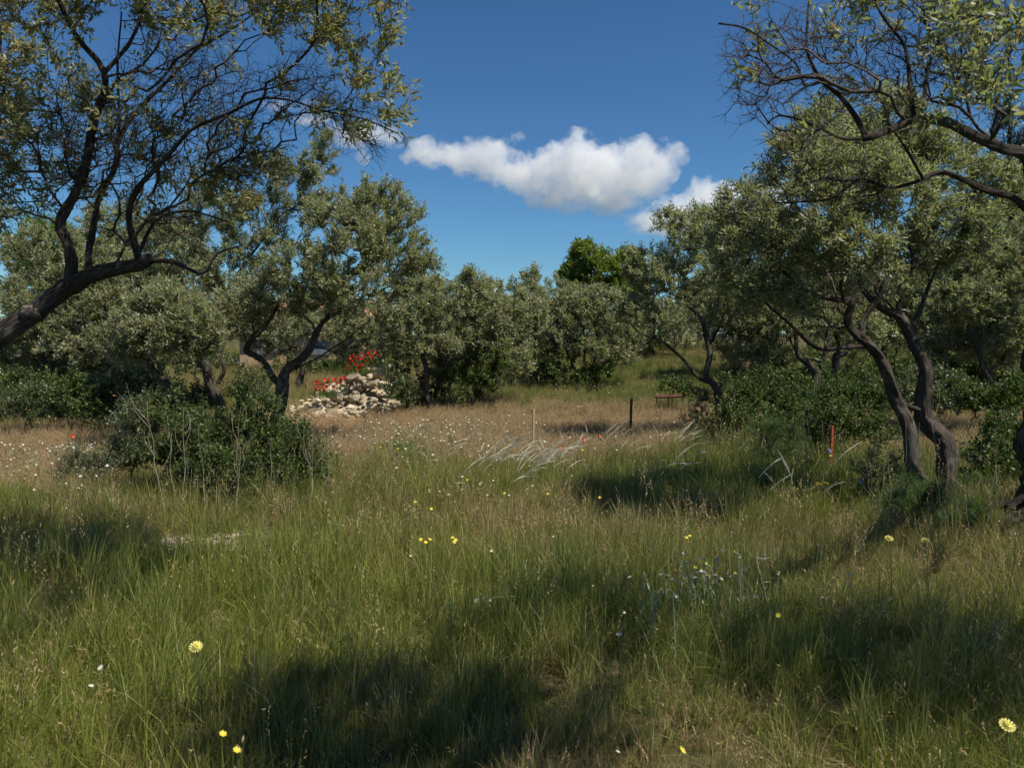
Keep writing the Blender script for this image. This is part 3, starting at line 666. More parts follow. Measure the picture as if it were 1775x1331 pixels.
mid('olive tree with a thin straight trunk directly beside the stone heap', G(742, 20),
    [[gl(744, 20, .09)] + L3((740, 690, 20, .075), (738, 650, 20, .065), (732, 600, 20, .05), (725, 560, 20, .03))],
    [(720, 560, 50, 40, 0), (780, 530, 50, 40, 0), (690, 540, 45, 40, .3), (820, 500, 26, 26, .2), (760, 600, 50, 25, -.3), (690, 600, 40, 30, 0), (840, 540, 40, 40, .4), (800, 580, 50, 30, .3), (730, 510, 45, 30, .5), (810, 485, 14, 14, .2)],
    560, 20, 25, leafL=(.075, .11), leafgap=.04)
mid('olive tree with leaves down to its low thicket, second from the stone heap', G(832, 21),
    [[gl(832, 21, .11)] + L3((828, 680, 21, .10), (826, 630, 21, .08), (840, 580, 21, .04))],
    [(850, 560, 50, 40, 0), (840, 520, 40, 34, 0), (880, 600, 45, 35, 0), (905, 545, 40, 40, .4), (800, 610, 50, 30, 0), (860, 620, 40, 30, -.2), (780, 640, 35, 30, 0), (900, 640, 20, 25, 0)],
    520, 21, 26, leafL=(.075, .11), leafgap=.04)
mid('round olive tree crown rising highest in the middle of the far row', G(925, 27),
    [[gl(925, 27, .13)] + L3((925, 640, 27, .10), (920, 600, 27, .07), (915, 550, 27, .04))],
    [(915, 530, 45, 38, 0), (910, 500, 32, 26, 0), (955, 560, 40, 40, 0), (885, 560, 40, 40, 0), (930, 600, 50, 35, -.3), (925, 478, 16, 14, 0), (895, 620, 35, 25, 0)],
    480, 27, 27, leafL=(.09, .13), leafgap=.05, tipr=.004)
mid('olive tree on many thin pale stems between dark thickets at the rise', G(1005, 26),
    [[gl(1003, 26, .06)] + L3((1000, 650, 26, .05), (985, 615, 26, .04), (980, 570, 26, .02)),
     [gl(1012, 26, .05)] + L3((1020, 650, 26, .045), (1035, 610, 26, .035), (1050, 570, 26, .02)),
     [gl(995, 26, .04)] + L3((1008, 655, 26, .04), (1015, 600, 26, .03), (1010, 560, 26, .02)),
     [gl(1020, 26, .03)] + L3((1040, 640, 26, .03), (1065, 610, 26, .02))],
    [(1010, 550, 50, 40, 0), (1055, 545, 50, 38, 0), (1000, 525, 40, 24, .3), (1040, 520, 40, 24, 0), (975, 580, 40, 35, 0), (1030, 600, 50, 30, -.3), (1080, 580, 40, 40, .2), (1075, 620, 25, 22, 0)],
    560, 26, 28, leafL=(.09, .13), leafgap=.05, tipr=.004, barkm='bark_pale')
mid('pale hazy olive tree low on the grassy rise', G(1130, 34),
    [[gl(1130, 34, .12)] + L3((1130, 610, 34, .1), (1128, 580, 34, .05))],
    [(1120, 570, 50, 36, 0), (1160, 580, 40, 34, 0), (1095, 590, 35, 28, 0), (1140, 545, 40, 26, 0)],
    330, 34, 29, leafL=(.11, .16), leafgap=.06, tipr=.005, zmin=.4)
mid('olive tree with two stubby dark stems behind the double trunk tree', G(1412, 14),
    [[gl(1400, 14, .10)] + L3((1408, 690, 14, .085), (1414, 655, 14, .08), (1400, 630, 14, .05), (1384, 612, 14, .04), (1375, 570, 14, .025)),
     [gl(1420, 14.1, .08)] + L3((1424, 690, 14.1, .07), (1426, 640, 14.1, .055), (1432, 600, 14.1, .04), (1440, 550, 14.1, .02)),
     L3((1445, 650, 14.6, .05), (1450, 620, 14.6, .07), (1470, 612, 14.6, .04))],
    [(1380, 560, 60, 45, .3), (1430, 550, 60, 45, .6), (1330, 560, 50, 45, .4), (1340, 620, 40, 30, .4), (1480, 560, 50, 40, .8), (1390, 500, 60, 45, .6), (1290, 600, 40, 40, .6)],
    480, 14, 30)
mid('olive tree with thin leaning pale stem in the shade beyond the double trunk', G(1728, 15),
    [[gl(1735, 15, .08)] + L3((1728, 690, 15, .07), (1712, 650, 15, .055), (1695, 610, 15, .04), (1680, 560, 15, .025))],
    [(1690, 520, 60, 50, 0), (1640, 540, 50, 45, .2), (1740, 560, 50, 50, .2), (1700, 460, 60, 40, .3), (1760, 490, 50, 50, 0), (1640, 470, 40, 40, .4), (1700, 590, 60, 30, .4), (1790, 420, 60, 50, .3), (1650, 600, 50, 34, .8), (1760, 620, 50, 34, .6)],
    700, 15, 31, barkm='bark_pale')
mid('olive tree with a peeled pinkish trunk patch in the shade by the meadow', G(84, 17.5),
    [[gl(86, 17.5, .12)] + L3((84, 690, 17.5, .10), (82, 655, 17.5, .09), (72, 615, 17.5, .07), (90, 560, 17.5, .04), (100, 480, 17.5, .02)),
     L3((83, 660, 17.5, .06), (105, 640, 17.4, .05), (125, 600, 17.3, .03))],
    [(70, 530, 60, 50, 0), (130, 490, 60, 55, .3), (30, 470, 60, 60, .4), (100, 590, 70, 35, 0), (170, 540, 60, 50, .5), (20, 590, 50, 35, 0), (90, 430, 60, 40, .3), (190, 460, 50, 45, .4), (20, 640, 60, 34, .2), (110, 645, 50, 26, .3), (-30, 600, 50, 60, .2)],
    760, 17.5, 32, barkm='bark_pale', leafL=(.065, .10), leafgap=.035)
mid('olive tree on a slim crooked trunk between the peeled and the bowed one', G(188, 17),
    [[gl(190, 17, .09)] + L3((187, 690, 17, .07), (190, 650, 17, .06), (200, 625, 17, .045), (185, 580, 17, .03), (190, 520, 17, .02))],
    [(200, 590, 60, 35, 0), (160, 610, 50, 30, .2), (240, 560, 50, 45, .5), (200, 540, 60, 45, .5), (140, 570, 40, 35, .4), (230, 500, 60, 45, .8), (165, 650, 36, 24, .5), (240, 640, 34, 22, .6)],
    480, 17, 33, leafL=(.065, .10), leafgap=.035)
mid('gnarled olive tree with a thick leaning trunk behind the slim crooked one', G(225, 18.5),
    [[gl(222, 18.5, .15)] + L3((222, 690, 18.5, .13), (228, 650, 18.5, .11), (240, 610, 18.5, .06), (250, 560, 18.5, .03))],
    [(250, 420, 60, 50, .5), (200, 400, 60, 45, .6), (250, 500, 60, 50, 0), (310, 430, 50, 50, .4), (280, 550, 50, 35, .3), (170, 440, 50, 40, .5)],
    430, 18.5, 34, leafL=(.065, .10), leafgap=.035)
mid('small olive tree seen through the Y-shaped trunk beside the clipped hedge', G(520, 26),
    [[gl(520, 26, .1)] + L3((522, 640, 26, .08), (525, 600, 26, .05))],
    [(640, 560, 50, 35, 0), (600, 580, 40, 30, 0), (540, 570, 34, 22, .5), (480, 570, 40, 30, 1.0), (660, 600, 40, 30, 0), (500, 605, 20, 26, 1.0), (600, 615, 20, 20, .3), (430, 570, 34, 30, 1.0), (455, 600, 22, 26, 1.0)],
    480, 26, 35, leafL=(.09, .13), leafgap=.05, tipr=.004)

# ------------------------------------------------------------------ other trees
plant('broadleaf_tree', 'bright green broadleaf tree rising above the olive crowns under the open sky', 'tree', G(1045, 46),
      [[gl(1045, 46, .25), (*P(1045, 600, 46), .2), (*P(1045, 520, 46), .14), (*P(1030, 470, 46), .07)], L3((1045, 530, 46, .1), (1075, 490, 46, .06), (1090, 455, 46, .03))],
      [(1020, 452, 34, 24, 0), (1045, 478, 45, 25, 0), (1085, 456, 28, 20, 0), (992, 475, 20, 16, 0), (1070, 500, 40, 20, 0), (1000, 500, 28, 18, 0), (1105, 480, 16, 22, 0), (1012, 432, 18, 10, 0)], 620, 46, 41,
      mat='broad_far', shoots=4, leafL=(.13, .2), leafW=.5, leafgap=.08, shootL=(.25, .55), seg=.3, tipr=.008, rmax=.08, zmin=3, sides=8)
plant('pine_tree', 'tall dark conifer behind the olive crowns near the picture edge', 'pine tree', G(1745, 26),
      [[gl(1745, 26, .25), (*P(1747, 500, 26), .2), (*P(1750, 300, 26), .1), (*P(1752, 180, 26), .03)]],
      [(1750, 230, 24, 50, 0), (1745, 320, 45, 60, 0), (1740, 400, 60, 60, 0), (1760, 480, 70, 60, 0), (1700, 420, 40, 30, -1), (1680, 370, 22, 22, -1), (1790, 330, 50, 60, 0), (1670, 450, 40, 25, 0)], 480, 26, 42,
      mat='pine', shoots=5, leafL=(.10, .16), leafW=.16, leafgap=.035, shootL=(.2, .4), seg=.25, tipr=.005, rmax=.05, zmin=2, sides=8)
plant('broadleaf_tree', 'small bright green tree glowing in front of the dark conifer', 'tree', G(1725, 22),
      [[gl(1725, 22, .12), (*P(1725, 560, 22), .1), (*P(1722, 470, 22), .05)]],
      [(1715, 440, 34, 22, 0), (1750, 455, 40, 22, 0), (1690, 430, 24, 16, 0), (1740, 480, 50, 20, 0)], 240, 22, 43,
      mat='broad', shoots=4, leafL=(.08, .12), leafW=.5, leafgap=.06, shootL=(.15, .3), seg=.2, tipr=.004, rmax=.04, zmin=2, sides=8)
plant('pine_tree', 'green pine showing between the limbs of the near leaning olive tree', 'pine tree', G(90, 32),
      [[gl(90, 32, .2), (*P(90, 500, 32), .15), (*P(90, 400, 32), .06)]],
      [(80, 400, 40, 22, 0), (110, 420, 40, 20, 0), (50, 430, 40, 26, 0), (90, 460, 60, 30, 0)], 260, 32, 44,
      mat='broad', shoots=5, leafL=(.10, .16), leafW=.25, leafgap=.05, shootL=(.2, .4), seg=.25, tipr=.006, rmax=.06, zmin=3, sides=8)

mid('hazy olive tree hiding the roof of the ochre house', G(500, 33),
    [[gl(500, 33, .12)] + L3((500, 620, 33, .1), (498, 580, 33, .05))],
    [(470, 560, 50, 30, 0), (530, 565, 50, 30, 0), (580, 560, 40, 30, 0), (420, 570, 40, 26, 0), (620, 570, 40, 26, 0), (500, 540, 60, 24, 0)],
    480, 33, 36, leafL=(.10, .15), leafgap=.055, tipr=.005)
# far rows: copies of three olive trees built once
def generic(seed, H, Wd, label):
    r = np.random.default_rng(seed); pts = []
    for _ in range(9):
        c = np.array((r.uniform(-.55, .55)*Wd, r.uniform(-.55, .55)*Wd, H*r.uniform(.45, .82))); q = Wd*r.uniform(.35, .55)
        u = norm(r.normal(size=(60, 3))); u = u[u[:, 2] > -.7]; pts.append(c + u*q*r.uniform(.5, 1, (len(u), 1))*np.array((1, 1, .8)))
    y0 = 40.0; o0 = np.array((0, y0, float(height(0, y0))))
    pts = np.vstack(pts) + o0; r.shuffle(pts)
    lb = [[(*(o0 + (0, 0, -.05)), .16), (*(o0 + (.05, 0, .5)), .13), (*(o0 + (.15, .1, 1.1)), .09), (*(o0 + (.4, .2, 1.8)), .04)],
          [(*(o0 + (.08, 0, .8)), .09), (*(o0 + (-.25, .1, 1.3)), .06), (*(o0 + (-.5, -.1, 2.0)), .03)]]
    return plant('olive_tree', label, 'olive tree', o0, lb, None, 0, 40, seed, pts=pts, shoots=4, sides=8, leafL=(.11, .17), leafW=.26, leafgap=.06, seg=.22, zmin=.9, tipr=.006, rmax=.05, shootL=(.2, .42),
                 group='olive trees of the far rows')
FARL = 'far olive tree, one of the grey-green crowns closing the grove at the back'
gen = [generic(51, 4.0, 2.3, FARL), generic(52, 4.6, 2.6, FARL), generic(53, 3.5, 2.4, FARL)]
rf = np.random.default_rng(99)
spots = [(-31, 34), (-27, 40), (-22, 31), (-18.5, 38), (-15, 28), (-13.5, 44), (-17, 23), (-11.5, 24.5), (-14.5, 20.5), (-7.5, 47), (-3.5, 42), (-1.2, 38), (1.2, 46), (3.2, 41), (6.0, 47), (9.8, 43), (11, 36), (13, 30), (15.5, 39), (18, 27), (20.5, 33), (24, 40), (10.5, 24), (12.6, 21.5),
         (14, 25.5), (9.5, 19.5), (-20, 27), (26, 34), (30, 42), (16.5, 21), (7.6, 28), (-9.5, 21.5), (-24, 24), (-34, 52), (-26, 56), (-19, 50), (-12, 55), (-5, 57), (2, 55), (9, 56), (15, 50), (22, 54), (30, 52), (-40, 44), (37, 46), (-2, 49), (5.5, 52), (12.5, 57), (19, 46)]
def copy_tree(src):
    c = src.copy(); COL.objects.link(c)
    for ch in src.children:
        q = ch.copy(); COL.objects.link(q); q.parent = c
    return c
for i, (x, y) in enumerate(spots):
    src = gen[i % 3]; o = src if i < 3 else copy_tree(src)
    o.location = (x, y, float(height(x, y))); o.rotation_euler = (0, 0, rf.uniform(0, 6.28)); s_ = rf.uniform(.85, 1.1) * (0.86 if -9 < x < 7 else 1.0)
    o.scale = (s_*rf.uniform(.95, 1.1), s_, s_*rf.uniform(.88, 1.02))

# ------------------------------------------------------------------ shrubs
def shrub(label, px, d, blobs, n, seed, mat='shrub', **k):
    b = G(px, d)
    kw = dict(shoots=4, leafL=(.03, .05), leafW=.55, leafgap=.03, shootL=(.07, .26), seg=.09, tipr=.002, rmax=.012, bf=.3, up=.7, zmin=None, inner=.15, spread=1.1)
    n = int(n*.52)
    kw.update(k)
    r = np.random.default_rng(seed); roots = []
    # a ragged outline: small sprays standing out of the main masses
    extra = []
    for bl in blobs:
        for _ in range(4):
            a_ = r.uniform(-.3, 3.44); q_ = r.uniform(.18, .34)
            extra.append((bl[0] + math.cos(a_)*bl[2]*r.uniform(.95, 1.35), bl[1] - math.sin(a_)*bl[3]*r.uniform(.95, 1.45), bl[2]*q_, bl[3]*q_*1.3, bl[4] + r.normal()*.15))
    for bl in blobs:
        for _ in range(3):
            q = P(bl[0] + r.uniform(-.6, .6)*bl[2], bl[1], d + bl[4]); roots.append((q[0], q[1], float(height(q[0], q[1]))))
    blobs = list(blobs) + extra
    return plant(k.pop('name', 'shrub'), label, kw.pop('cat', 'shrub'), b, [], blobs, n, d, seed, mat=mat, skroot=roots, **{a: v for a, v in kw.items() if a != 'name'})
shrub('glossy green shrub round the foot of the Y-shaped trunk', 430, 8.6, [(390, 800, 45, 40, 0), (450, 795, 50, 45, .2), (420, 845, 50, 36, -.2), (480, 810, 45, 40, .1), (430, 735, 40, 34, .3), (385, 750, 34, 32, .2), (455, 755, 34, 30, .2), (430, 690, 26, 26, .3)], 720, 61, leafL=(.022, .038), leafgap=.024)
shrub('dark low shrub at the end of the thicket towards the dry meadow', 525, 8.9, [(520, 800, 34, 36, 0), (548, 815, 22, 26, 0), (500, 765, 30, 28, .2), (530, 845, 34, 20, -.1)], 300, 62, leafL=(.022, .038), leafgap=.024)
shrub('pale leaved shrub at the meadow end of the thicket', 225, 9.2, [(222, 745, 26, 30, 0), (245, 790, 40, 36, 0), (210, 790, 24, 30, 0), (250, 725, 26, 20, .3)], 330, 63, mat='shrub_grey', leafW=.4, leafL=(.025, .042))
shrub('shaded shrub in the middle of the thicket behind pale dry stalks', 310, 9.0, [(300, 790, 40, 44, 0), (340, 815, 40, 36, 0), (290, 735, 34, 30, .3), (345, 760, 30, 30, .2), (320, 850, 40, 22, -.1)], 520, 64, leafL=(.025, .04), leafgap=.026)
shrub('low round greyish bush alone in the dry meadow edge', 130, 9.6, [(130, 822, 34, 24, 0), (155, 806, 26, 18, .2)], 210, 65, mat='shrub_grey', leafL=(.02, .035), leafW=.3)
UG = 'shaded undergrowth'
for k_, (lab_, px_, d_, bl_, n_, m_) in enumerate([
    ('leafy undergrowth filling the shade left of the peeled trunk', 30, 15.0, [(20, 700, 46, 30, 0), (60, 722, 34, 18, 0), (-20, 690, 40, 36, .3)], 260, 'shrub_grey'),
    ('leafy undergrowth between the peeled trunk and the slim crooked one', 140, 15.2, [(130, 705, 36, 28, 0), (168, 712, 30, 24, 0), (105, 690, 30, 26, .4)], 260, 'shrub'),
    ('tangle of undergrowth before the gnarled leaning trunk', 235, 15.4, [(215, 680, 34, 34, 0), (250, 670, 30, 38, .2), (200, 715, 30, 20, 0), (290, 690, 26, 30, .6)], 380, 'shrub_grey'),
    ('weedy bush between the bowed trunk and the dark curved one', 345, 16.5, [(340, 690, 24, 24, 0), (360, 700, 20, 20, 0)], 130, 'shrub_grey'),
    ('weedy bush between the dark curved trunk and the Y-shaped one', 430, 16.8, [(420, 680, 26, 26, 0), (450, 690, 24, 20, 0)], 150, 'shrub_grey'),
    ('shaded brush under the two stubby dark stems', 1400, 13.2, [(1380, 690, 40, 34, 0), (1430, 700, 36, 30, 0), (1350, 720, 30, 26, 0)], 330, 'shrub'),
    ('dark brush behind the crossing of the double trunk', 1600, 14.0, [(1580, 690, 40, 30, 0), (1640, 700, 40, 26, 0), (1620, 660, 34, 22, .3)], 330, 'shrub_grey'),
    ('brush in deep shade by the thin leaning pale stem', 1730, 13.6, [(1720, 700, 40, 26, 0), (1770, 700, 36, 34, 0), (1680, 690, 30, 20, .3)], 330, 'shrub'),
    ('wall of dark brush closing the view behind the stubby stems', 1480, 17.5, [(1440, 650, 50, 34, 0), (1500, 650, 50, 34, 0), (1560, 640, 46, 30, 0)], 420, 'shrub'),
    ('brush below the round crown of the far row', 915, 26.0, [(890, 650, 26, 20, 0), (925, 645, 26, 24, 0), (950, 655, 20, 18, 0)], 220, 'shrub_grey'),
    ('brush at the bottom of the far row behind the rounded thicket', 860, 30.0, [(850, 630, 40, 22, 0), (800, 630, 40, 20, 0), (900, 625, 30, 20, 0)], 300, 'shrub_grey'),
    ('brush beside the pale hazy olive tree on the rise', 1080, 33.0, [(1075, 605, 26, 22, 0), (1050, 600, 24, 18, 0)], 160, 'shrub_grey'),
    ('dim bushes closing the view between the leftmost trunks', 60, 22.0, [(0, 630, 60, 26, 0), (60, 630, 50, 28, 0), (120, 635, 50, 26, 0), (-60, 625, 50, 30, 0)], 420, 'shrub_grey'),
    ('dim bushes closing the view behind the gnarled leaning trunk', 250, 23.0, [(190, 630, 50, 26, 0), (250, 630, 50, 28, 0), (310, 635, 50, 24, 0), (370, 630, 40, 22, 0)], 420, 'shrub_grey'),
    ('bushes behind the stone heap under the small olive tree', 650, 27.0, [(660, 610, 30, 26, 0), (700, 610, 30, 30, 0), (740, 620, 30, 24, 0)], 300, 'shrub_grey')]):
    big_ = d_ > 20
    shrub(lab_, px_, d_, bl_, n_, 400 + k_, mat=m_, leafL=(.07, .1) if big_ else (.045, .07), leafgap=.05 if big_ else .035, leafW=.5)
shrub('dense dark thicket between the stone heap and the second tree', 705, 20.2, [(705, 670, 24, 32, 0), (728, 690, 26, 24, 0), (690, 645, 18, 20, .2), (762, 680, 28, 30, .2), (684, 672, 20, 34, -1.7), (700, 690, 22, 24, -1.5)], 330, 66, leafL=(.05, .08), leafgap=.04, mat='shrub_grey')
shrub('rounded dark thicket hiding the foot of the second tree', 815, 20.2, [(800, 670, 34, 36, 0), (840, 665, 32, 40, 0), (780, 650, 25, 25, 0), (860, 640, 20, 26, 0)], 380, 67, leafL=(.05, .08), leafgap=.04)
shrub('dark thicket under the olive tree on many stems', 985, 25.5, [(985, 655, 36, 26, 0), (1020, 650, 30, 26, 0), (950, 640, 26, 20, 0), (1045, 645, 20, 22, 0)], 300, 68, leafL=(.07, .1), leafgap=.05)
shrub('low dark bush just behind the rusty table', 1175, 19.2, [(1172, 673, 17, 11, 0), (1190, 680, 12, 10, 0)], 80, 69, leafL=(.05, .07))
shrub('dark wide shrub at the foot of the slender leaning tree', 1290, 11.8, [(1270, 740, 50, 45, 0), (1330, 755, 50, 45, 0), (1300, 700, 50, 40, .4), (1240, 765, 34, 30, 0), (1360, 700, 40, 35, .5), (1380, 750, 40, 40, .2)], 850, 70)
shrub('sunlit light green shrub touching the slender leaning trunk', 1220, 15.0, [(1225, 690, 24, 28, 0), (1270, 650, 30, 36, .3), (1215, 730, 24, 22, -.4), (1290, 620, 26, 26, .4)], 260, 71, mat='shrub_grey', leafW=.45)
shrub('dark leafy shrub behind the orange stake', 1460, 11.2, [(1450, 720, 44, 45, 0), (1495, 745, 44, 45, 0), (1420, 760, 35, 35, 0), (1470, 680, 36, 30, .4), (1520, 700, 26, 40, .3)], 650, 72)
shrub('small leaved grey shrub at the foot of the double trunk', 1530, 8.6, [(1515, 815, 36, 34, 0), (1545, 850, 34, 30, 0), (1500, 850, 30, 24, 0), (1570, 820, 22, 30, .2)], 330, 73, mat='shrub_grey', leafL=(.02, .035), leafW=.45, leafgap=.022, shootL=(.06, .14))
shrub('dark shrub in the shade under the tree at the edge', 1725, 8.9, [(1720, 800, 40, 40, 0), (1760, 840, 36, 36, 0), (1700, 850, 30, 24, -.3), (1750, 760, 30, 30, .4)], 330, 74)
shrub('little bright green sapling alone in the meadow', 718, 11.2, [(712, 815, 16, 14, 0), (724, 806, 12, 12, 0)], 34, 75, mat='broad', leafL=(.03, .05))
shrub('second little bright sapling nearer to the thicket', 690, 12.0, [(688, 785, 14, 11, 0), (700, 795, 10, 10, 0)], 26, 76, mat='broad', leafL=(.03, .05))
shrub('clipped dark hedge in front of the ochre house', 560, 31.0, [(500, 640, 22, 14, 0), (530, 640, 22, 14, 0), (560, 639, 20, 14, 0), (590, 638, 22, 16, 0), (615, 636, 20, 16, 0), (645, 630, 22, 22, 0)], 480, 77, leafL=(.07, .1), leafgap=.05, name='hedge', cat='hedge')
shrub('leafy undergrowth bush in the shade at the meadow edge', 100, 15.6, [(70, 690, 40, 24, 0), (130, 690, 36, 26, 0), (30, 690, 40, 24, 0), (180, 690, 30, 22, 0)], 420, 78, leafL=(.04, .07))
shrub('shaded bush below the olive tree with the thin leaning pale stem', 1700, 16.5, [(1690, 640, 50, 26, 0), (1750, 650, 50, 30, 0), (1640, 640, 36, 24, 0)], 420, 79, leafL=(.05, .08))
shrub('shaded bush between the stubby stems and the light green shrub', 1370, 15.5, [(1350, 670, 36, 34, 0), (1390, 690, 30, 30, 0), (1330, 640, 30, 26, .4)], 330, 80, leafL=(.045, .07))
# feathery fennel
def fennel(label, px, d, blobs, n, seed):
    return shrub(label, px, d, blobs, n, seed, mat='fennel', name='fennel_plant', cat='fennel', leafL=(.03, .06), leafW=.05, leafgap=.012, shoots=7, shootL=(.06, .13), tipr=.0015, spread=1.4)
fennel('tall dark feathery fennel in the shade beside the orange stake', 1345, 10.0, [(1325, 775, 34, 30, 0), (1370, 785, 34, 28, 0), (1345, 745, 28, 24, 0)], 230, 81)
fennel('bright feathery fennel at the foot of the double trunk', 1585, 7.4, [(1575, 870, 34, 28, 0), (1605, 865, 24, 24, 0), (1560, 885, 24, 18, 0)], 230, 82)
fennel('green feathery fennel by the root mound', 1680, 6.9, [(1665, 910, 34, 26, 0), (1700, 905, 24, 22, 0), (1640, 925, 20, 18, 0)], 220, 83)
fennel('small feathery fennel between pale stalks in front of the thicket', 310, 11.2, [(290, 815, 30, 16, 0), (330, 820, 24, 14, 0)], 90, 84)

# ------------------------------------------------------------------ root mound
def root_mound():
    c = np.array((4.45, 6.75)); base = (c[0], c[1], float(height(*c)))
    root = thing('root_mound', 'dark weathered mound of old roots and dead wood under the tree at the edge', 'root mound', base)
    r = np.random.default_rng(3)
    for k in range(11):
        a = 2.2 + k*0.19 + r.uniform(-.12, .12)
        s0 = np.array((c[0] + .15, c[1] + .2, .26 + r.uniform(-.08, .10))); L_ = r.uniform(.6, 1.15)
        e = s0 + np.array((math.cos(a)*L_, -abs(math.sin(a))*L_*.75, 0)); e[2] = float(height(e[0], e[1])) + .02
        mdl = (s0 + e)/2 + np.array((r.uniform(-.1, .1), r.uniform(-.1, .1), .12))
        pth = catmull(np.array([(*s0, .05), (*mdl, .032), (*e, .012)]), .04)
        V, F, al, tu = tube(pth[:, :3], pth[:, 3], 9, .3, k*1.3)
        link('root', mesh_np('root_mesh', rebase(V, base), F, M['root'], {'along': al, 'turn': tu}, smooth=True), root)
    blob_mesh((4.75, 7.0, .12), (.55, .45, .30), M['soil'], 'stump', root, base, 5, 4, .6)
root_mound()
# ------------------------------------------------------------------ stone heap
def hull_rock(r, name='rock_mesh', sx=1.0, sy=.8, sz=.6):
    bm = bmesh.new()
    for _ in range(22):
        v = norm(r.normal(size=3)); k = r.uniform(.8, 1); bm.verts.new(np.sign(v)*np.abs(v)**.75*np.array((sx, sy, sz))*k)
    res = bmesh.ops.convex_hull(bm, input=bm.verts)
    bmesh.ops.delete(bm, geom=[e for e in res['geom_interior'] if isinstance(e, bmesh.types.BMVert)], context='VERTS')
    bmesh.ops.recalc_face_normals(bm, faces=bm.faces)
    me = bpy.data.meshes.new(name); bm.to_mesh(me); bm.free(); me.materials.append(M['stone']); return me
def rock_pile():
    r = np.random.default_rng(17); protos = [hull_rock(r, sy=r.uniform(.6, .9), sz=r.uniform(.45, .75)) for _ in range(9)]
    base = G(620, 19.3); root = thing('rock_pile', 'heap of pale limestone rocks with poppies growing on its slope', 'rock pile', base)
    # outline of the heap top in the photograph: px -> py
    ox = [490, 515, 555, 595, 625, 645, 665, 690]; oy = [706, 694, 678, 658, 636, 626, 634, 690]
    for _ in range(290):
        px = r.uniform(492, 684); top = np.interp(px, ox, oy); f = r.random()**1.05
        py = top + (724 - top)*f + 3; d = 19.9 - 1.3*f + r.uniform(-.15, .1)
        big = r.random() < .16
        p = P(px, py, d); s = (r.uniform(.13, .22) if big else r.uniform(.05, .115))*(1.0 if px > 540 else .75)
        g0 = float(height(p[0], p[1]))
        p[2] = max(p[2], g0 + s*.25)
        o = link('rock', protos[int(r.integers(9))], root); o.location = rebase(p, base)
        o.rotation_euler = (r.uniform(-.5, .5), r.uniform(-.5, .5), r.uniform(0, 6.28)); o.scale = (s, s, s)
    # filling of rubble so that no stone floats
    bm = bmesh.new(); bmesh.ops.create_grid(bm, x_segments=40, y_segments=26, size=1)
    for v in bm.verts:
        px = 590 + v.co.x*104; yy = 20.3 + v.co.y*1.7
        top = np.interp(px, ox, oy); p = P(px, top, 20.0); x = p[0]; g0 = float(height(x, yy))
        edge = max(0, 1 - abs(v.co.x)**4); q = max(0, 1 - abs(yy - 20.25)/1.55)
        z = g0 - .06 + max(0, (p[2] - g0)*edge*(q**.8))*.9 + .05*noise.noise(Vector((x*6, yy*6, 0)))
        v.co = Vector((x - base[0], yy - base[1], z - base[2]))
    me = bpy.data.meshes.new('rubble_mesh'); bm.to_mesh(me); bm.free(); me.materials.append(M['stone'])
    link('rubble', me, root, 'stuff')
rock_pile()
# bare earth apron and pale gravel in the grass
def patch(name, label, cx, cy_, a, b, m, n, size, kind, seed):
    r = np.random.default_rng(seed); V, F = [], []
    for i in range(n):
        t = r.uniform(0, 6.28); q = math.sqrt(r.random()); x = cx + math.cos(t)*q*a; y = cy_ + math.sin(t)*q*b
        s = r.uniform(*size); z = float(height(x, y)) + s*.1
        u = norm(r.normal(size=(6, 3)))*np.array((1, .8, .45))*s*r.uniform(.7, 1.1, (6, 1))
        o_ = np.array([(1, 0, 0), (-1, 0, 0), (0, 1, 0), (0, -1, 0), (0, 0, .5), (0, 0, -.5)])*s*r.uniform(.7, 1.2, (6, 1)) + u*.25
        ca, sa = math.cos(t*7), math.sin(t*7); o_ = np.stack([o_[:, 0]*ca - o_[:, 1]*sa, o_[:, 0]*sa + o_[:, 1]*ca, o_[:, 2]], -1)
        V.append(o_ + (x, y, z)); F.append(np.array([(0, 2, 4), (2, 1, 4), (1, 3, 4), (3, 0, 4), (2, 0, 5), (1, 2, 5), (3, 1, 5), (0, 3, 5)]) + 6*i)
    o = link(name, mesh_np(name, np.vstack(V), np.vstack(F), m), kind=kind); o['label'] = label; o['category'] = name
q = G(355, 6.9); patch('gravel', 'strip of pale stone chips showing through the near grass', q[0], q[1], .55, .42, M['stone'], 520, (.012, .04), 'stuff', 4)
def earth_apron():
    c = G(600, 18.0); bm = bmesh.new(); bmesh.ops.create_circle(bm, cap_ends=True, segments=36, radius=1)
    bmesh.ops.subdivide_edges(bm, edges=bm.edges, cuts=2)
    for v in bm.verts:
        k = 1 + .2*math.sin(3*math.atan2(v.co.y, v.co.x) + 1); x, y = c[0] + v.co.x*1.5*k, c[1] + v.co.y*1.0*k
        v.co = (x, y, float(height(x, y)) + .012 + .10*max(0, 1 - v.co.length)**1)
    bmesh.ops.triangulate(bm, faces=bm.faces)
    me = bpy.data.meshes.new('soil_patch'); bm.to_mesh(me); bm.free(); me.materials.append(M['earth'])
    o = link('soil_patch', me, kind='structure'); o['label'] = 'orange bare earth in front of the stone heap'
earth_apron()

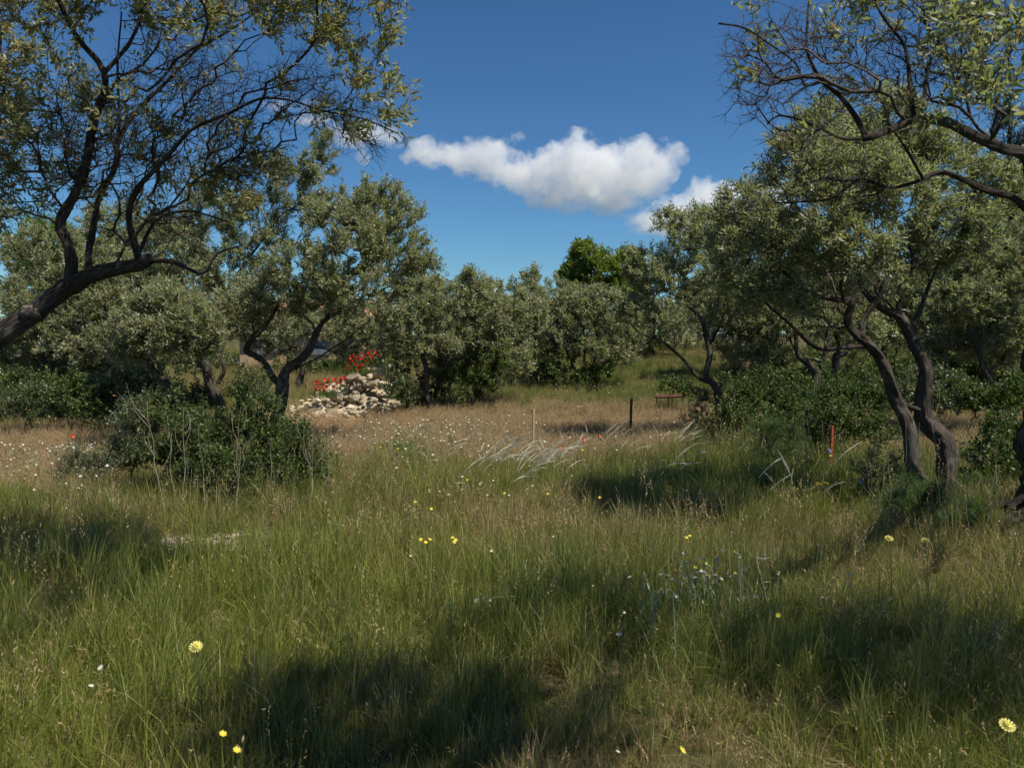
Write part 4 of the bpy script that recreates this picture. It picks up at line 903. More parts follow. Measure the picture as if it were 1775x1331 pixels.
# ------------------------------------------------------------------ grass
def blades(n, R, h, w, lean, r, droop=.25, seeds=0, wind=.06, dryseed=False, seg=3):
    az = r.uniform(0, 2*np.pi, n); q = np.sqrt(r.random(n))*R; th = r.uniform(0, 2*np.pi, n)
    b = np.stack([np.cos(th)*q, np.sin(th)*q, np.full(n, -.03)], -1)
    H = r.uniform(h[0], h[1], n); Ln = r.normal(size=n)*lean*H + .02
    dirh = np.stack([np.cos(az), np.sin(az), np.zeros(n)], -1)
    ts = np.linspace(0, 1, seg + 1)
    fw = r.uniform(0, 2*np.pi, n); side = np.stack([np.cos(fw), np.sin(fw), np.zeros(n)], -1)
    W = r.uniform(.7, 1.3, n)*w
    ring = []
    for t in ts:
        c = b + dirh*(Ln*t**1.8)[:, None] + np.array((wind, 0, 0))*(H*t**2)[:, None]; c[:, 2] += H*(t - droop*np.abs(Ln/H)*t**3)
        ring.append(c)
    V = np.zeros((n, 2*seg + 1, 3))
    for k in range(seg):
        wk = W*(1 - .75*(ts[k])**1.5); V[:, 2*k] = ring[k] - side*wk[:, None]/2; V[:, 2*k + 1] = ring[k] + side*wk[:, None]/2
    V[:, 2*seg] = ring[seg]
    o = (np.arange(n)*(2*seg + 1))[:, None]
    Fq = np.concatenate([np.stack([o[:, 0] + 2*k, o[:, 0] + 2*k + 1, o[:, 0] + 2*k + 3, o[:, 0] + 2*k + 2], -1) for k in range(seg - 1)])
    Ft = np.stack([o[:, 0] + 2*seg - 2, o[:, 0] + 2*seg - 1, o[:, 0] + 2*seg], -1)
    m = 2*seg + 1
    rn = np.repeat(r.random(n), m); tn = np.clip(np.repeat(r.random(n), m)*.8 + np.tile(np.repeat(ts, 2)[:m], n)*.25, 0, 1)
    sd = np.zeros(n*m)
    V = V.reshape(-1, 3); FF = [Fq, Ft]
    if seeds:
        sv, sf, off = [], [], len(V)
        idx = np.where(r.random(n) < seeds)[0]; k = 6
        P0 = ring[seg][idx]; T = norm(ring[seg] - ring[seg - 1])[idx]
        pp = (P0[:, None] - T[:, None]*(np.linspace(0, .25, k)*.35)[None, :, None]).reshape(-1, 3)
        dd = norm(np.repeat(T, k, 0) + r.normal(size=(len(pp), 3))*.45)
        LV, LF, _ = leaf_quads(pp, dd, r.uniform(.015, .03, len(pp)), np.full(len(pp), .006), r)
        V = np.vstack([V, LV]); Fq = np.vstack([Fq, LF + off]); FF = [Fq, Ft]
        rn = np.append(rn, r.random(len(LV))); tn = np.append(tn, r.uniform(.4, 1, len(LV))); sd = np.append(sd, np.ones(len(LV)))
    return V, FF, rn, tn, sd
def clump(kind, r):
    if kind == 'tall': parts = [blades(30, .07, (.20, .44), .0042, .34, r), blades(30, .10, (.08, .26), .004, .6, r), blades(4, .09, (.15, .3), .009, .5, r), blades(5, .1, (.12, .3), .0035, 1.4, r, droop=.6)]
    elif kind == 'short': parts = [blades(58, .11, (.06, .22), .0042, .65, r), blades(7, .1, (.18, .30), .003, .4, r, seeds=.12), blades(8, .1, (.10, .26), .0035, 1.5, r, droop=.6), blades(5, .1, (.06, .14), .012, .8, r)]
    elif kind == 'dry': parts = [blades(46, .12, (.14, .34), .0035, .25, r, seeds=.75), blades(26, .12, (.06, .16), .004, .6, r)]
    elif kind == 'stalk': parts = [blades(7, .10, (.45, .72), .0035, .10, r, seeds=1.0, wind=.1), blades(30, .1, (.12, .3), .004, .4, r)]
    elif kind == 'broad': parts = [blades(13, .05, (.09, .22), .020, .55, r, droop=.5), blades(24, .1, (.08, .24), .004, .5, r)]
    elif kind == 'thatch':
        parts = [blades(40, .16, (.08, .24), .0035, 1.6, r, droop=.6, wind=0), blades(24, .12, (.08, .22), .004, .5, r)]; parts[0][4][:] = 1
    V, Fq, Ft, a, b, c, off = [], [], [], [], [], [], 0
    for v, f, x, y, z in parts:
        V.append(v); Fq.append(f[0] + off); Ft.append(f[1] + off); a.append(x); b.append(y); c.append(z); off += len(v)
    return mesh_np('grass_clump', np.vstack(V), [np.vstack(Fq), np.vstack(Ft)], M['grass'], {'rnd': np.concatenate(a), 'tone': np.concatenate(b), 'seed': np.concatenate(c)})
rg = np.random.default_rng(31)
kinds = ['tall']*5 + ['short']*4 + ['dry']*4 + ['stalk']*2 + ['broad']*2 + ['thatch']*3
clumps = [bpy.data.objects.new('grass_clump', clump(k, rg)) for k in kinds]

def gauss(x, y, cx, cy_, a, b): return np.exp(-((x - cx)/a)**2 - ((y - cy_)/b)**2)
def dryness(x, y):
    s = x/np.maximum(y, .5)
    c = .36 - .07*(1 - sstep(4.5, 7.5, y)) + .13*fbm(x, y, .9, 1.0) + .13*fbm(x, y, 3.7, 2.0)
    c += .50*sstep(10.8, 12.8, y)*(1 - sstep(17.0, 23, y))*(1 - .8*sstep(.20, .30, s))*(s > -.32)
    c += .45*sstep(8.2, 9.6, y)*(1 - sstep(15.5, 17.5, y))*(1 - sstep(-.52, -.44, s))
    c += .07*gauss(x, y, .1, 7.6, 1.7, 1.2) + .04*gauss(x, y, 2.2, 6.2, 1.3, 1.0)
    c -= .30*gauss(x, y, 3.4, 9.8, 2.2, 1.6)
    c += .20*gauss(x, y, .45, 3.2, .7, .5) - .10*gauss(x, y, -1.6, 6.5, 1.2, 1.6)
    c += .20*gauss(x, y, 8.0, 17, 3, 3) - .20*gauss(x, y, 4.8, 27, 3.5, 6) + .25*gauss(x, y, -5.0, 27, 5, 3)
    return np.clip(c, 0, 1)
def scatter():
    r = np.random.default_rng(77); X, Y = [], []
    for y0, y1, dens, dn in ((-1.5, .9, 26, 0), (.9, 6, 130, 0), (6, 12, 72, 0), (12, 22, 44, 0), (22, 34, 18, 0), (34, 60, 6, 0)):
        wmax = .66*y1 + 2.2; n = int(dens*2*wmax*(y1 - y0)); x = r.uniform(-wmax, wmax, n); y = r.uniform(y0, y1, n)
        k = np.abs(x) < .66*np.maximum(y, 0) + 2.2; X.append(x[k]); Y.append(y[k])
    x = np.concatenate(X); y = np.concatenate(Y)
    keep = r.random(len(x)) > .75*gauss(x, y, *G(355, 6.9)[:2], .50, .30)
    keep &= r.random(len(x)) > .85*gauss(x, y, *G(600, 18)[:2], 1.2, .6)
    keep &= r.random(len(x)) > .97*(gauss(x, y, 4.5, 6.85, .6, .5) > .4)
    x, y = x[keep], y[keep]; n = len(x); dr = dryness(x, y)
    tall = .5 + .5*fbm(x, y, .8, 4.0) ; u = r.random(n)
    pt = np.clip(.20 + .45*tall - 1.0*np.maximum(0, dr - .45), .03, .9); pdry = np.clip((dr - .35)*1.5, .03, .9)*(1 - pt)*(.35 + .65*sstep(5, 9, y))
    kind = np.where(u < pt, 0, np.where(u < pt + pdry, 2, 1)); kind = np.where(r.random(n) < .02, 3, kind)
    u2 = r.random(n); kind = np.where(u2 < .045, 4, np.where((u2 > .90) & (y < 14), 5, kind))
    lo = np.array([0, 5, 9, 13, 15, 17])[kind]; cnt = np.array([5, 4, 4, 2, 2, 3])[kind]; var = lo + (r.random(n)*cnt).astype(int)
    sc = r.uniform(.72, 1.2, n)*(1 - .25*sstep(.4, .8, dr))*(.85 + .3*tall)
    sc *= 1 - .35*gauss(x, y, .3, 3.0, 1.2, 1.1)
    sc *= 1 + .55*sstep(20, 45, y)
    sc *= 1 + .45*gauss(x, y, 3.2, 9.6, 2.0, 1.5) + .12*gauss(x, y, -3.0, 6.0, 1.6, 1.6) - .40*gauss(x, y, *G(355, 6.4)[:2], .7, .5) + .4*gauss(x, y, 3.0, 11.5, 1.0, .8) + .1*gauss(x, y, 4.1, 10.2, .6, .6)
    V = np.stack([x, y, height(x, y)], -1)
    me = bpy.data.meshes.new('grass'); me.vertices.add(n); me.vertices.foreach_set('co', V.astype(np.float32).ravel())
    def att(nm, tp, v, key='value'): a = me.attributes.new(nm, tp, 'POINT'); a.data.foreach_set(key, v)
    att('variant', 'INT', var.astype(np.int32)); att('size', 'FLOAT', sc.astype(np.float32)); att('dry', 'FLOAT', dr.astype(np.float32))
    att('hue', 'FLOAT', np.clip(.25 + .4*fbm(x, y, .6, 7.0) + r.normal(size=n)*.2, 0, 1).astype(np.float32))
    rot = np.stack([r.normal(size=n)*.06, r.normal(size=n)*.06, r.uniform(-.7, .7, n) + np.where(r.random(n) < .35, r.uniform(0, 6.28, n), 0)], -1)
    att('turn', 'FLOAT_VECTOR', rot.astype(np.float32).ravel(), 'vector')
    ng = bpy.data.node_groups.new('grass_scatter', 'GeometryNodeTree')
    ng.interface.new_socket('Geometry', in_out='INPUT', socket_type='NodeSocketGeometry'); ng.interface.new_socket('Geometry', in_out='OUTPUT', socket_type='NodeSocketGeometry')
    N = ng.nodes; L = ng.links; gi = N.new('NodeGroupInput'); go = N.new('NodeGroupOutput')
    jn = N.new('GeometryNodeJoinGeometry')
    for o in reversed(clumps):
        oi = N.new('GeometryNodeObjectInfo'); oi.inputs['Object'].default_value = o; ti = N.new('GeometryNodeGeometryToInstance')
        L.new(oi.outputs['Geometry'], ti.inputs[0]); L.new(ti.outputs[0], jn.inputs[0])
    ip = N.new('GeometryNodeInstanceOnPoints'); L.new(gi.outputs[0], ip.inputs['Points']); L.new(jn.outputs[0], ip.inputs['Instance'])
    ip.inputs['Pick Instance'].default_value = True
    def named(nm, tp):
        a = N.new('GeometryNodeInputNamedAttribute'); a.data_type = tp; a.inputs['Name'].default_value = nm
        return [o_ for o_ in a.outputs if o_.enabled and o_.name == 'Attribute'][0]
    L.new(named('variant', 'INT'), ip.inputs['Instance Index']); L.new(named('turn', 'FLOAT_VECTOR'), ip.inputs['Rotation']); L.new(named('size', 'FLOAT'), ip.inputs['Scale'])
    L.new(ip.outputs[0], go.inputs[0])
    me.materials.append(M['grass'])
    o = link('grass', me, kind='stuff'); o['label'] = 'tall wild meadow grass, green near and straw coloured beyond'; o['category'] = 'grass'
    md = o.modifiers.new('scatter', 'NODES'); md.node_group = ng
scatter()

# ------------------------------------------------------------------ feather grass, stalks, flowers
def strip(path, wd, side):
    """flat tapering ribbon"""
    n = len(path); V = np.concatenate([path - side*wd[:, None]/2, path + side*wd[:, None]/2]); i = np.arange(n - 1)
    return V, np.stack([i, i + 1, n + i + 1, n + i], -1)
def feather_tuft(label, px, d, n, seed, H=.34, arc=.30):
    r = np.random.default_rng(seed); b = G(px, d)
    root = thing('feather_grass', label, 'feather grass', b, 'silvery feather grass tufts in the meadow')
    Vs, Fs, off = [], [], 0
    for k in range(n):
        o_ = np.array((r.normal()*.10, r.normal()*.10, -.02)); h = H*r.uniform(.8, 1.2); az = r.normal()*.6; dv = np.array((math.cos(az), math.sin(az)*.8, 0))
        if r.random() < .2: dv = -dv*.4
        t = np.linspace(0, 1, 5)[:, None]; st = o_ + np.array((0, 0, h))*t + dv*.10*t**2
        V, F = strip(st, np.full(5, .0025), np.array((0.7, .7, 0))); Vs.append(V); Fs.append(F + off); off += len(V)
        a = arc*r.uniform(.7, 1.25); t = np.linspace(0, 1, 9)[:, None]; q = r.uniform(.1, .75); th = r.normal()*.18
        pl = st[-1] - dv*.01 + dv*a*(.55*t + .3*t**1.5) + np.array((0, 0, 1))*a*((.75 + th)*t - q*.55*t**2)
        plumes, o2 = [], 0
        for hq in range(12):
            t0 = hq/12*.75; tt = np.linspace(t0, min(1, t0 + .45), 5); px_ = np.stack([np.interp(tt, np.linspace(0, 1, 9), pl[:, c_]) for c_ in range(3)], -1)
            off_ = norm(r.normal(size=3))*r.uniform(.004, .016)*np.linspace(0, 1, 5)[:, None]**1.3
            V, F = strip(px_ + off_, np.array((.003, .0048, .0045, .003, .001)), norm(r.normal(size=3) + np.array((0, 0, 1.0)))); plumes.append((V, F + o2)); o2 += len(V)
        V = np.vstack([p_[0] for p_ in plumes]); F = np.vstack([p_[1] for p_ in plumes])
        link('plume', mesh_np('plume_mesh', V, F, M['plume']), root)
    link('stems', mesh_np('stems_mesh', np.vstack(Vs), np.vstack(Fs), M['stem']), root, 'stuff')
FG = 'tuft of feather grass with silvery plumes bent over by the wind'
for i, (px, d, n) in enumerate([(880, 9.9, 5), (925, 9.6, 7), (948, 9.5, 8), (960, 9.9, 6), (835, 9.2, 5), (905, 9.0, 6), (870, 9.3, 5), (812, 8.6, 2), (890, 8.5, 3), (760, 9.6, 2), (800, 10.6, 3), (865, 11.0, 4), (985, 10.9, 4), (1040, 11.2, 6), (1065, 10.6, 4), (1150, 11.4, 5), (1180, 11.2, 5), (1290, 10.2, 2),
                               (1330, 7.6, 2), (1420, 7.6, 2), (1165, 8.8, 2), (1190, 9.4, 2), (985, 9.3, 3), (900, 11.6, 3), (1440, 9.4, 1), (700, 10.2, 1), (845, 9.9, 4)]):
    feather_tuft(FG, px - 10, d, n + 1, 200 + i)

def dry_stalk(label, px, d, top_px, top_py, seed, forks=4, m='dead_stem', r0=.006, group='pale dry stalks'):
    r = np.random.default_rng(seed); b = G(px, d); e = P(top_px, top_py, d); n = 7
    root = thing('dry_stalk', label, 'dry stalk', b, group)
    pts = [b + (e - b)*t + np.array((r.normal()*.016, r.normal()*.02, 0))*(0 < t < 1) for t in np.linspace(0, 1, n)]
    lb = np.array([(*p, r0*(1 - .75*t)) for p, t in zip(pts, np.linspace(0, 1, n))])
    c = catmull(lb, .06); V, F, al, tu = tube(c[:, :3], c[:, 3], 5, .1, seed)
    link('stalk', mesh_np('stalk_mesh', rebase(V, b), F, M[m], {'along': al, 'turn': tu}, smooth=True), root)
    H = np.linalg.norm(e - b)
    for k in range(forks):
        i = int(len(c)*r.uniform(.3, .85)); s0 = c[i, :3]; L_ = H*r.uniform(.15, .4); sg = r.choice((-1, 1))
        q = s0 + np.array((sg*L_*r.uniform(.12, .38), r.normal()*L_*.3, L_*.9)); md = (s0 + q)/2 + np.array((sg*L_*.12, 0, 0))
        cc = catmull(np.array([(*s0, r0*.5), (*md, r0*.4), (*q, r0*.2)]), .05); V, F, al, tu = tube(cc[:, :3], cc[:, 3], 4, .1, seed + k)
        link('side_shoot', mesh_np('shoot_mesh', rebase(V, b), F, M[m], {'along': al, 'turn': tu}, smooth=True), root)
for i, (px, d, tx, ty, lab) in enumerate([
    (283, 7.8, 255, 695, 'outermost leaning pale stalk before the shaded shrub'), (318, 7.8, 318, 708, 'tallest upright whitish stalk before the shaded shrub'),
    (414, 7.8, 402, 712, 'pale stalk before the glossy shrub, leaning slightly'), (408, 7.9, 417, 705, 'thin straight stalk crossing the leaning one before the glossy shrub'),
    (372, 7.9, 442, 748, 'slanting pale stalk before the glossy shrub'), (300, 8.1, 290, 720, 'faint thin stalk between the two palest stalks'),
    (540, 7.9, 527, 738, 'forked pale stalk before the dark low shrub'), (556, 7.9, 575, 742, 'spreading brown stalk at the meadow end of the thicket'), (536, 7.6, 543, 750, 'thin pinkish stalk next to the forked one'),
    (140, 7.2, 118, 812, 'short bent twig by the low round bush'), (350, 8.0, 345, 735, 'thin grey stalk amid the thicket'), (460, 8.0, 470, 760, 'thin stalk at the side of the glossy shrub')]):
    dry_stalk(lab, px, d, tx, ty, 300 + i, forks=5 if i in (0, 1, 6, 7) else 2, r0=.0045 if i < 2 else .0032)
for i, (px, d, tx, ty, lab) in enumerate([
    (1398, 9.0, 1403, 700, 'lone pale stalk rising behind the orange stake'), (1553, 7.0, 1540, 755, 'curving stalk first before the double trunk'), (1562, 6.9, 1570, 730, 'curving stalk second before the double trunk'),
    (1640, 6.6, 1618, 690, 'tall whitish stalk crossing the thicker trunk'), (1652, 6.6, 1640, 745, 'straight thin stalk just beside the thicker trunk'), (1662, 6.6, 1660, 780, 'stalk between the thicker trunk and the forked stalk'),
    (1686, 6.5, 1676, 770, 'forked stalk in front of the shaded meadow strip'), (1708, 6.5, 1735, 755, 'bent stalk nearest to the root mound'), (1530, 7.0, 1500, 800, 'slanting grey stalk over the small leaved shrub'),
    (1246, 12.0, 1241, 708, 'greenish straight stalk before the slender leaning trunk'), (1760, 6.0, 1790, 930, 'short slanting straw by the root mound')]):
    dry_stalk(lab, px, d, tx, ty, 330 + i, forks=2, r0=.0035)

def disc_mesh(name, rad, petals, m, mc=None, cup=.15, gap=.75, stem=0.0):
    V, F, mi = [(0, 0, 0)], [], []
    for k in range(petals):
        a = 2*math.pi*k/petals; hw = math.pi/petals*gap*1.15; i = len(V)
        V += [(math.cos(a - hw)*rad*.55, math.sin(a - hw)*rad*.55, cup*rad*.35), (math.cos(a - hw*.6)*rad, math.sin(a - hw*.6)*rad, cup*rad), (math.cos(a + hw*.6)*rad, math.sin(a + hw*.6)*rad, cup*rad*1.1), (math.cos(a + hw)*rad*.55, math.sin(a + hw)*rad*.55, cup*rad*.4)]
        F.append((0, i, i + 1, i + 2, i + 3)); mi.append(0)
    if mc is not None:
        i = len(V); V.append((0, 0, rad*.28))
        for k in range(6): a = math.pi/3*k; V.append((math.cos(a)*rad*.3, math.sin(a)*rad*.3, rad*.08))
        for k in range(6): F.append((i, i + 1 + k, i + 1 + (k + 1) % 6)); mi.append(1)
    ns = len(F)
    if stem:
        i = len(V)
        for z in (0, -stem):
            for k in range(3): a = 2.09*k; V.append((math.cos(a)*.0018 + (.02 if z else 0), math.sin(a)*.0018, z))
        for k in range(3): F.append((i + k, i + (k + 1) % 3, i + 3 + (k + 1) % 3, i + 3 + k)); mi.append(2)
    me = bpy.data.meshes.new(name); me.from_pydata(V, [], F); me.materials.append(m); me.materials.append(mc or m); me.materials.append(M['stem'])
    me.polygons.foreach_set('material_index', mi); me.update(); return me
# white daisies: the 300 that show largest singly, the others as one mass
def daisies():
    r = np.random.default_rng(40); me = [disc_mesh('white_daisy', .011, 8, M['white'], M['yellow'], .1, stem=.3), disc_mesh('white_daisy', .013, 9, M['white'], M['orange_dot'], .25, stem=.3)]
    near = [(712, 963, .32), (742, 960, .3), (828, 952, .3), (852, 955, .3), (884, 950, .3), (838, 1036, .3), (850, 1040, .3), (848, 1050, .3), (826, 1040, .3), (951, 1126, .3), (1067, 968, .3), (1028, 1015, .3), (1092, 1000, .3), (1105, 1070, .3), (1083, 1062, .3), (1146, 995, .3), (1165, 1003, .3), (1205, 1001, .3),
            (1240, 996, .3), (1348, 996, .3), (1471, 994, .3), (1545, 1036, .3), (1620, 1035, .3), (1738, 1033, .3), (706, 900, .3), (720, 905, .3), (908, 974, .3), (912, 978, .3), (1250, 1003, .3), (1310, 1034, .3), (1426, 1035, .3), (1073, 1100, .3), (175, 1157, .3), (158, 1188, .3), (1071, 1302, .25), (457, 1230, .3), (1216, 990, .3), (1110, 875, .3), (1190, 850, .3), (1378, 780, .3), (960, 930, .3)]
    pos = []
    for px, py, h in near:
        lo, hi = 2.0, 30.0
        for _ in range(30):
            m_ = (lo + hi)/2; q = P(px, py, m_)
            if q[2] - float(height(q[0], q[1])) > h + .08: lo = m_
            else: hi = m_
        pos.append(P(px, py, lo))
    def zone(n, f):
        out = []
        while len(out) < n:
            px, py = f(); h = r.uniform(.22, .38); lo, hi = 5.0, 40.0
            for _ in range(18):
                m_ = (lo + hi)/2; q = P(px, py, m_)
                if q[2] - float(height(q[0], q[1])) > h: lo = m_
                else: hi = m_
            out.append(P(px, py, lo))
        return out
    pos += zone(230, lambda: (r.uniform(0, 200), 765 + abs(r.normal())*42))
    pos += zone(330, lambda: (r.normal(720, 90), 722 + abs(r.normal())*30 + 8*math.sin(r.random()*6)))
    pos += zone(110, lambda: (r.uniform(780, 1190), r.normal(728, 30)))
    pos += zone(45, lambda: (r.uniform(700, 1000), r.uniform(780, 860)))
    pos += zone(40, lambda: (r.uniform(960, 1180), r.uniform(655, 690)))
    pos = np.array(pos); pos = pos[pos[:, 1] < 34]; order = np.argsort(pos[:, 1]); pos = pos[order]
    for i, p in enumerate(pos[:300]):
        o = link('white_daisy', me[i % 2]); o.location = p; o.rotation_euler = (r.normal()*.4 + .25, r.normal()*.4 + .2, r.uniform(0, 6)); s_ = r.uniform(.55, 1.0)*(1 + .35*float(sstep(7, 11, p[1]))); o.scale = (s_, s_, 1)
        tag(o, 'small white daisy flowering among the meadow grass', 'daisy', 'white daisies in the meadow')
    V, F, mi = [], [], []; off = 0
    src = me[0]; sv = np.array([v.co[:] for v in src.vertices]); sf = [tuple(p.vertices) for p in src.polygons]; sm = [p.material_index for p in src.polygons]
    for p in pos[300:]:
        R = np.array(Matrix.Rotation(r.normal()*.5, 3, 'X') @ Matrix.Rotation(r.normal()*.5, 3, 'Y')); V.append(sv@R.T*1.25 + p); F += [tuple(j + off for j in f) for f in sf]; mi += sm; off += len(sv)
    m_ = bpy.data.meshes.new('daisies'); m_.from_pydata(np.vstack(V).tolist(), [], F); m_.materials.append(M['white']); m_.materials.append(M['yellow']); m_.materials.append(M['stem']); m_.polygons.foreach_set('material_index', mi)
    o = link('daisies', m_, kind='stuff'); o['label'] = 'many tiny white daisies in the distant dry meadow'; o['category'] = 'daisies'
daisies()

def on_grass(px, py, h, lo=2.0, hi=40.0):
    for _ in range(30):
        m_ = (lo + hi)/2; q = P(px, py, m_)
        if q[2] - float(height(q[0], q[1])) > h: lo = m_
        else: hi = m_
    return P(px, py, lo)
def stem_mesh(top, bend, r0=.002):
    t = np.linspace(0, 1, 5)[:, None]; pth = np.array((0, 0, -.02)) + (np.asarray(top) + (0, 0, .02))*t + np.array((bend, 0, 0))*(t*(1 - t)*2)
    V, F, al, tu = tube(pth, np.full(5, r0), 4, 0, 0); return mesh_np('stem_mesh', V, F, M['stem'])
def flower(name, label, cat, px, py, h, heads, d=None, stem_r=.0022, group=None, tilt=(.3, .1)):
    p = P(px, py, d) if d else on_grass(px, py, h); g0 = float(height(p[0], p[1])); b = np.array((p[0] + .02, p[1], g0))
    root = thing(name, label, cat, b, group); top = p - b
    link('stem', stem_mesh(top, .02, stem_r), root)
    for k, (nm, me_, dx, dy, dz) in enumerate(heads):
        o = link(nm, me_, root); o.location = top + np.array((dx, dy, dz)); o.rotation_euler = (tilt[0], tilt[1], k)
    return root
# pale yellow composite flowers
def composite_heads(R, m):
    return [('petals', disc_mesh('petals', R, 14, m, None, .25, .8), 0, 0, 0), ('inner_petals', disc_mesh('inner_petals', R*.7, 12, m, None, .6, .8), 0, 0, .002), ('flower_centre', disc_mesh('centre', R*.35, 9, M['yellow'], None, .9, .9), 0, 0, .004)]
flower('yellow_flower', 'yellow flower with loose pointed petals on a dark stem, standing alone over near grass', 'flower', 340, 1122, .48, composite_heads(.026, M['pale_yellow']), tilt=(.6, .1))
flower('yellow_flower', 'brightest yellow flower, low in the near grass at the picture corner', 'flower', 1745, 1258, .40, composite_heads(.025, M['pale_yellow']), tilt=(.55, 0))
flower('yellow_flower', 'domed yellow flower in the middle of the near grass beside small daisies', 'flower', 779, 1050, .44, composite_heads(.022, M['pale_yellow']), tilt=(.4, 0))
flower('yellow_flower', 'cream yellow flower in shade before the bright fennel, the one farther from the mound', 'flower', 1541, 934, .50, composite_heads(.024, M['pale_yellow']), tilt=(.5, 0))
flower('yellow_flower', 'cream yellow flower in shade before the bright fennel, the one nearer to the mound', 'flower', 1604, 938, .50, composite_heads(.023, M['pale_yellow']), tilt=(.5, 0))
ye = disc_mesh('yellow_floret', .010, 6, M['yellow'], None, .3, .9)
rY = np.random.default_rng(8)
for px, py in [(660, 775), (810, 832), (730, 935), (738, 940), (745, 935), (785, 932), (787, 940), (790, 936), (958, 790), (720, 870), (748, 882), (1190, 932), (1196, 929), (1345, 800), (1347, 797), (1350, 1066), (386, 1272), (410, 1300), (875, 855), (950, 856), (1010, 780), (1040, 862), (690, 778), (1280, 800), (1298, 803), (1320, 812), (1440, 790), (1460, 788), (1182, 1300)]:
    p = on_grass(px, py, .38); o = link('yellow_floret', ye); o.location = p; o.rotation_euler = (rY.uniform(.2, .8), rY.normal()*.3, 0); o.scale = (1.3, 1.3, 1.3)
    tag(o, 'tiny yellow flower head among the grass blades', 'flower', 'tiny yellow flowers in the grass')
# mustard coloured umbels
def umbel(label, px, py, d, R, seed):
    r = np.random.default_rng(seed); p = P(px, py, d); b = np.array((p[0], p[1], float(height(p[0], p[1])))); root = thing('yellow_umbel', label, 'umbel flower', b); top = p - b
    link('stem', stem_mesh(top - (0, 0, .05), .03, .004), root)
    n = 110; q = np.sqrt(r.random(n))*R; a = r.uniform(0, 6.28, n); C = top + np.stack([np.cos(a)*q, np.sin(a)*q, .03*(1 - (q/R)**2) + r.normal(size=n)*.006], -1)
    V, F, _ = leaf_quads(C, norm(r.normal(size=(n, 3)) + (0, 0, .3)), np.full(n, .022), np.full(n, .016), r)
    link('florets', mesh_np('floret_mesh', V, F, M['mustard']), root, 'stuff')
    V, F = prisms(np.repeat((top - (0, 0, .05))[None], 14, 0), C[:14] - (0, 0, .004), np.full(14, .0015), np.full(14, .001)); link('rays', mesh_np('ray_mesh', V, F, M['stem']), root)
umbel('wide mustard yellow umbel between the blue flowers', 1430, 842, 8.3, .09, 1); umbel('small dull yellow umbel lowest of those beside the wide one', 1378, 853, 8.3, .055, 2)
umbel('flat greenish yellow umbel near the orange stake', 1402, 803, 9.4, .075, 3); umbel('yellow umbel below the cream flowers by the fennel', 1600, 966, 6.4, .05, 4)
# violet flowers
vi = disc_mesh('violet_floret', .014, 5, M['violet'], None, .3, .95)
def violet(label, px, py, d, n, seed):
    r = np.random.default_rng(seed); p = P(px, py, d); b = np.array((p[0], p[1], float(height(p[0], p[1])))); root = thing('violet_flower', label, 'flower', b); top = p - b
    link('stem', stem_mesh(top, .02, .003), root)
    for k in range(n):
        o = link('blossom', vi, root); o.location = top + np.array((r.normal()*.018, r.normal()*.015, -.035*k*.6 + .03)); o.rotation_euler = (1.2, r.normal()*.5, r.uniform(0, 6))
violet('violet flower spike beside the small yellow dot under the dark fennel', 1361, 806, 9.3, 5, 1); violet('violet flower spike at the foot of the orange stake', 1436, 783, 9.9, 4, 2)
violet('violet blossoms before the small leaved grey shrub', 1494, 830, 8.2, 5, 3); violet('faint violet blossom in the shaded grass', 1340, 850, 8.6, 2, 4); violet('single pale violet blossom at the edge of the grass shade', 1133, 855, 9.0, 2, 5)
# poppies
def poppies():
    r = np.random.default_rng(12)
    petal = [disc_mesh('petal_ring', .036, 4, M['poppy'], M['poppy_eye'], .55, 1.0), disc_mesh('petal_ring', .032, 5, M['poppy'], M['poppy_eye'], .9, 1.0)]
    lower = [(544, 665), (552, 662), (560, 659), (566, 664), (572, 668), (558, 668), (549, 672), (577, 660), (583, 658), (590, 662), (566, 672), (597, 655), (600, 658), (571, 662), (563, 678), (545, 676), (556, 676), (585, 666), (591, 657), (552, 667), (568, 658), (580, 672)]
    upper = [(607, 630), (612, 627), (618, 622), (624, 625), (615, 632), (621, 620), (627, 611), (633, 617), (640, 612), (642, 618), (656, 616), (610, 622), (618, 634), (626, 634), (597, 641), (604, 634), (630, 622), (614, 617), (636, 628), (621, 640), (608, 640), (646, 622), (652, 612)]
    for k, (px, py) in enumerate(lower + upper):
        up_ = k >= len(lower); d = 19.0 if not up_ else 19.2; p = P(px, py, d); foot = p.copy(); foot[2] -= r.uniform(.22, .34)
        root = thing('poppy', 'red poppy of the upper bunch above the stone heap' if up_ else 'red poppy of the lower bunch on the slope of the stone heap', 'poppy', foot, 'poppies above the heap top' if up_ else 'poppies on the heap slope')
        link('stem', stem_mesh(p - foot, .02, .003), root); o = link('petal_ring', petal[k % 2], root); o.location = p - foot; o.rotation_euler = (r.uniform(.5, 1.3), r.normal()*.4, r.uniform(0, 6)); s_ = r.uniform(1.2, 1.7); o.scale = (s_, s_, s_)
    for px, py, lab in ((1038, 757, 'uppermost of three red poppies in the shaded strip beside the stakes'), (1011, 763, 'middle one of three red poppies near the bare stake'), (969, 778, 'red poppy closest to the bare wooden stake'),
                        (124, 757, 'single red poppy over the daisies of the dry meadow'), (1035, 1, '')):
        if not lab: continue
        p = on_grass(px, py, .4); foot = np.array((p[0], p[1], float(height(p[0], p[1]))))
        root = thing('poppy', lab, 'poppy', foot); link('stem', stem_mesh(p - foot, .02, .002), root); o = link('petal_ring', petal[0], root); o.location = p - foot; o.rotation_euler = (1.0, .3, 1); o.scale = (.9, .9, .9)
poppies()
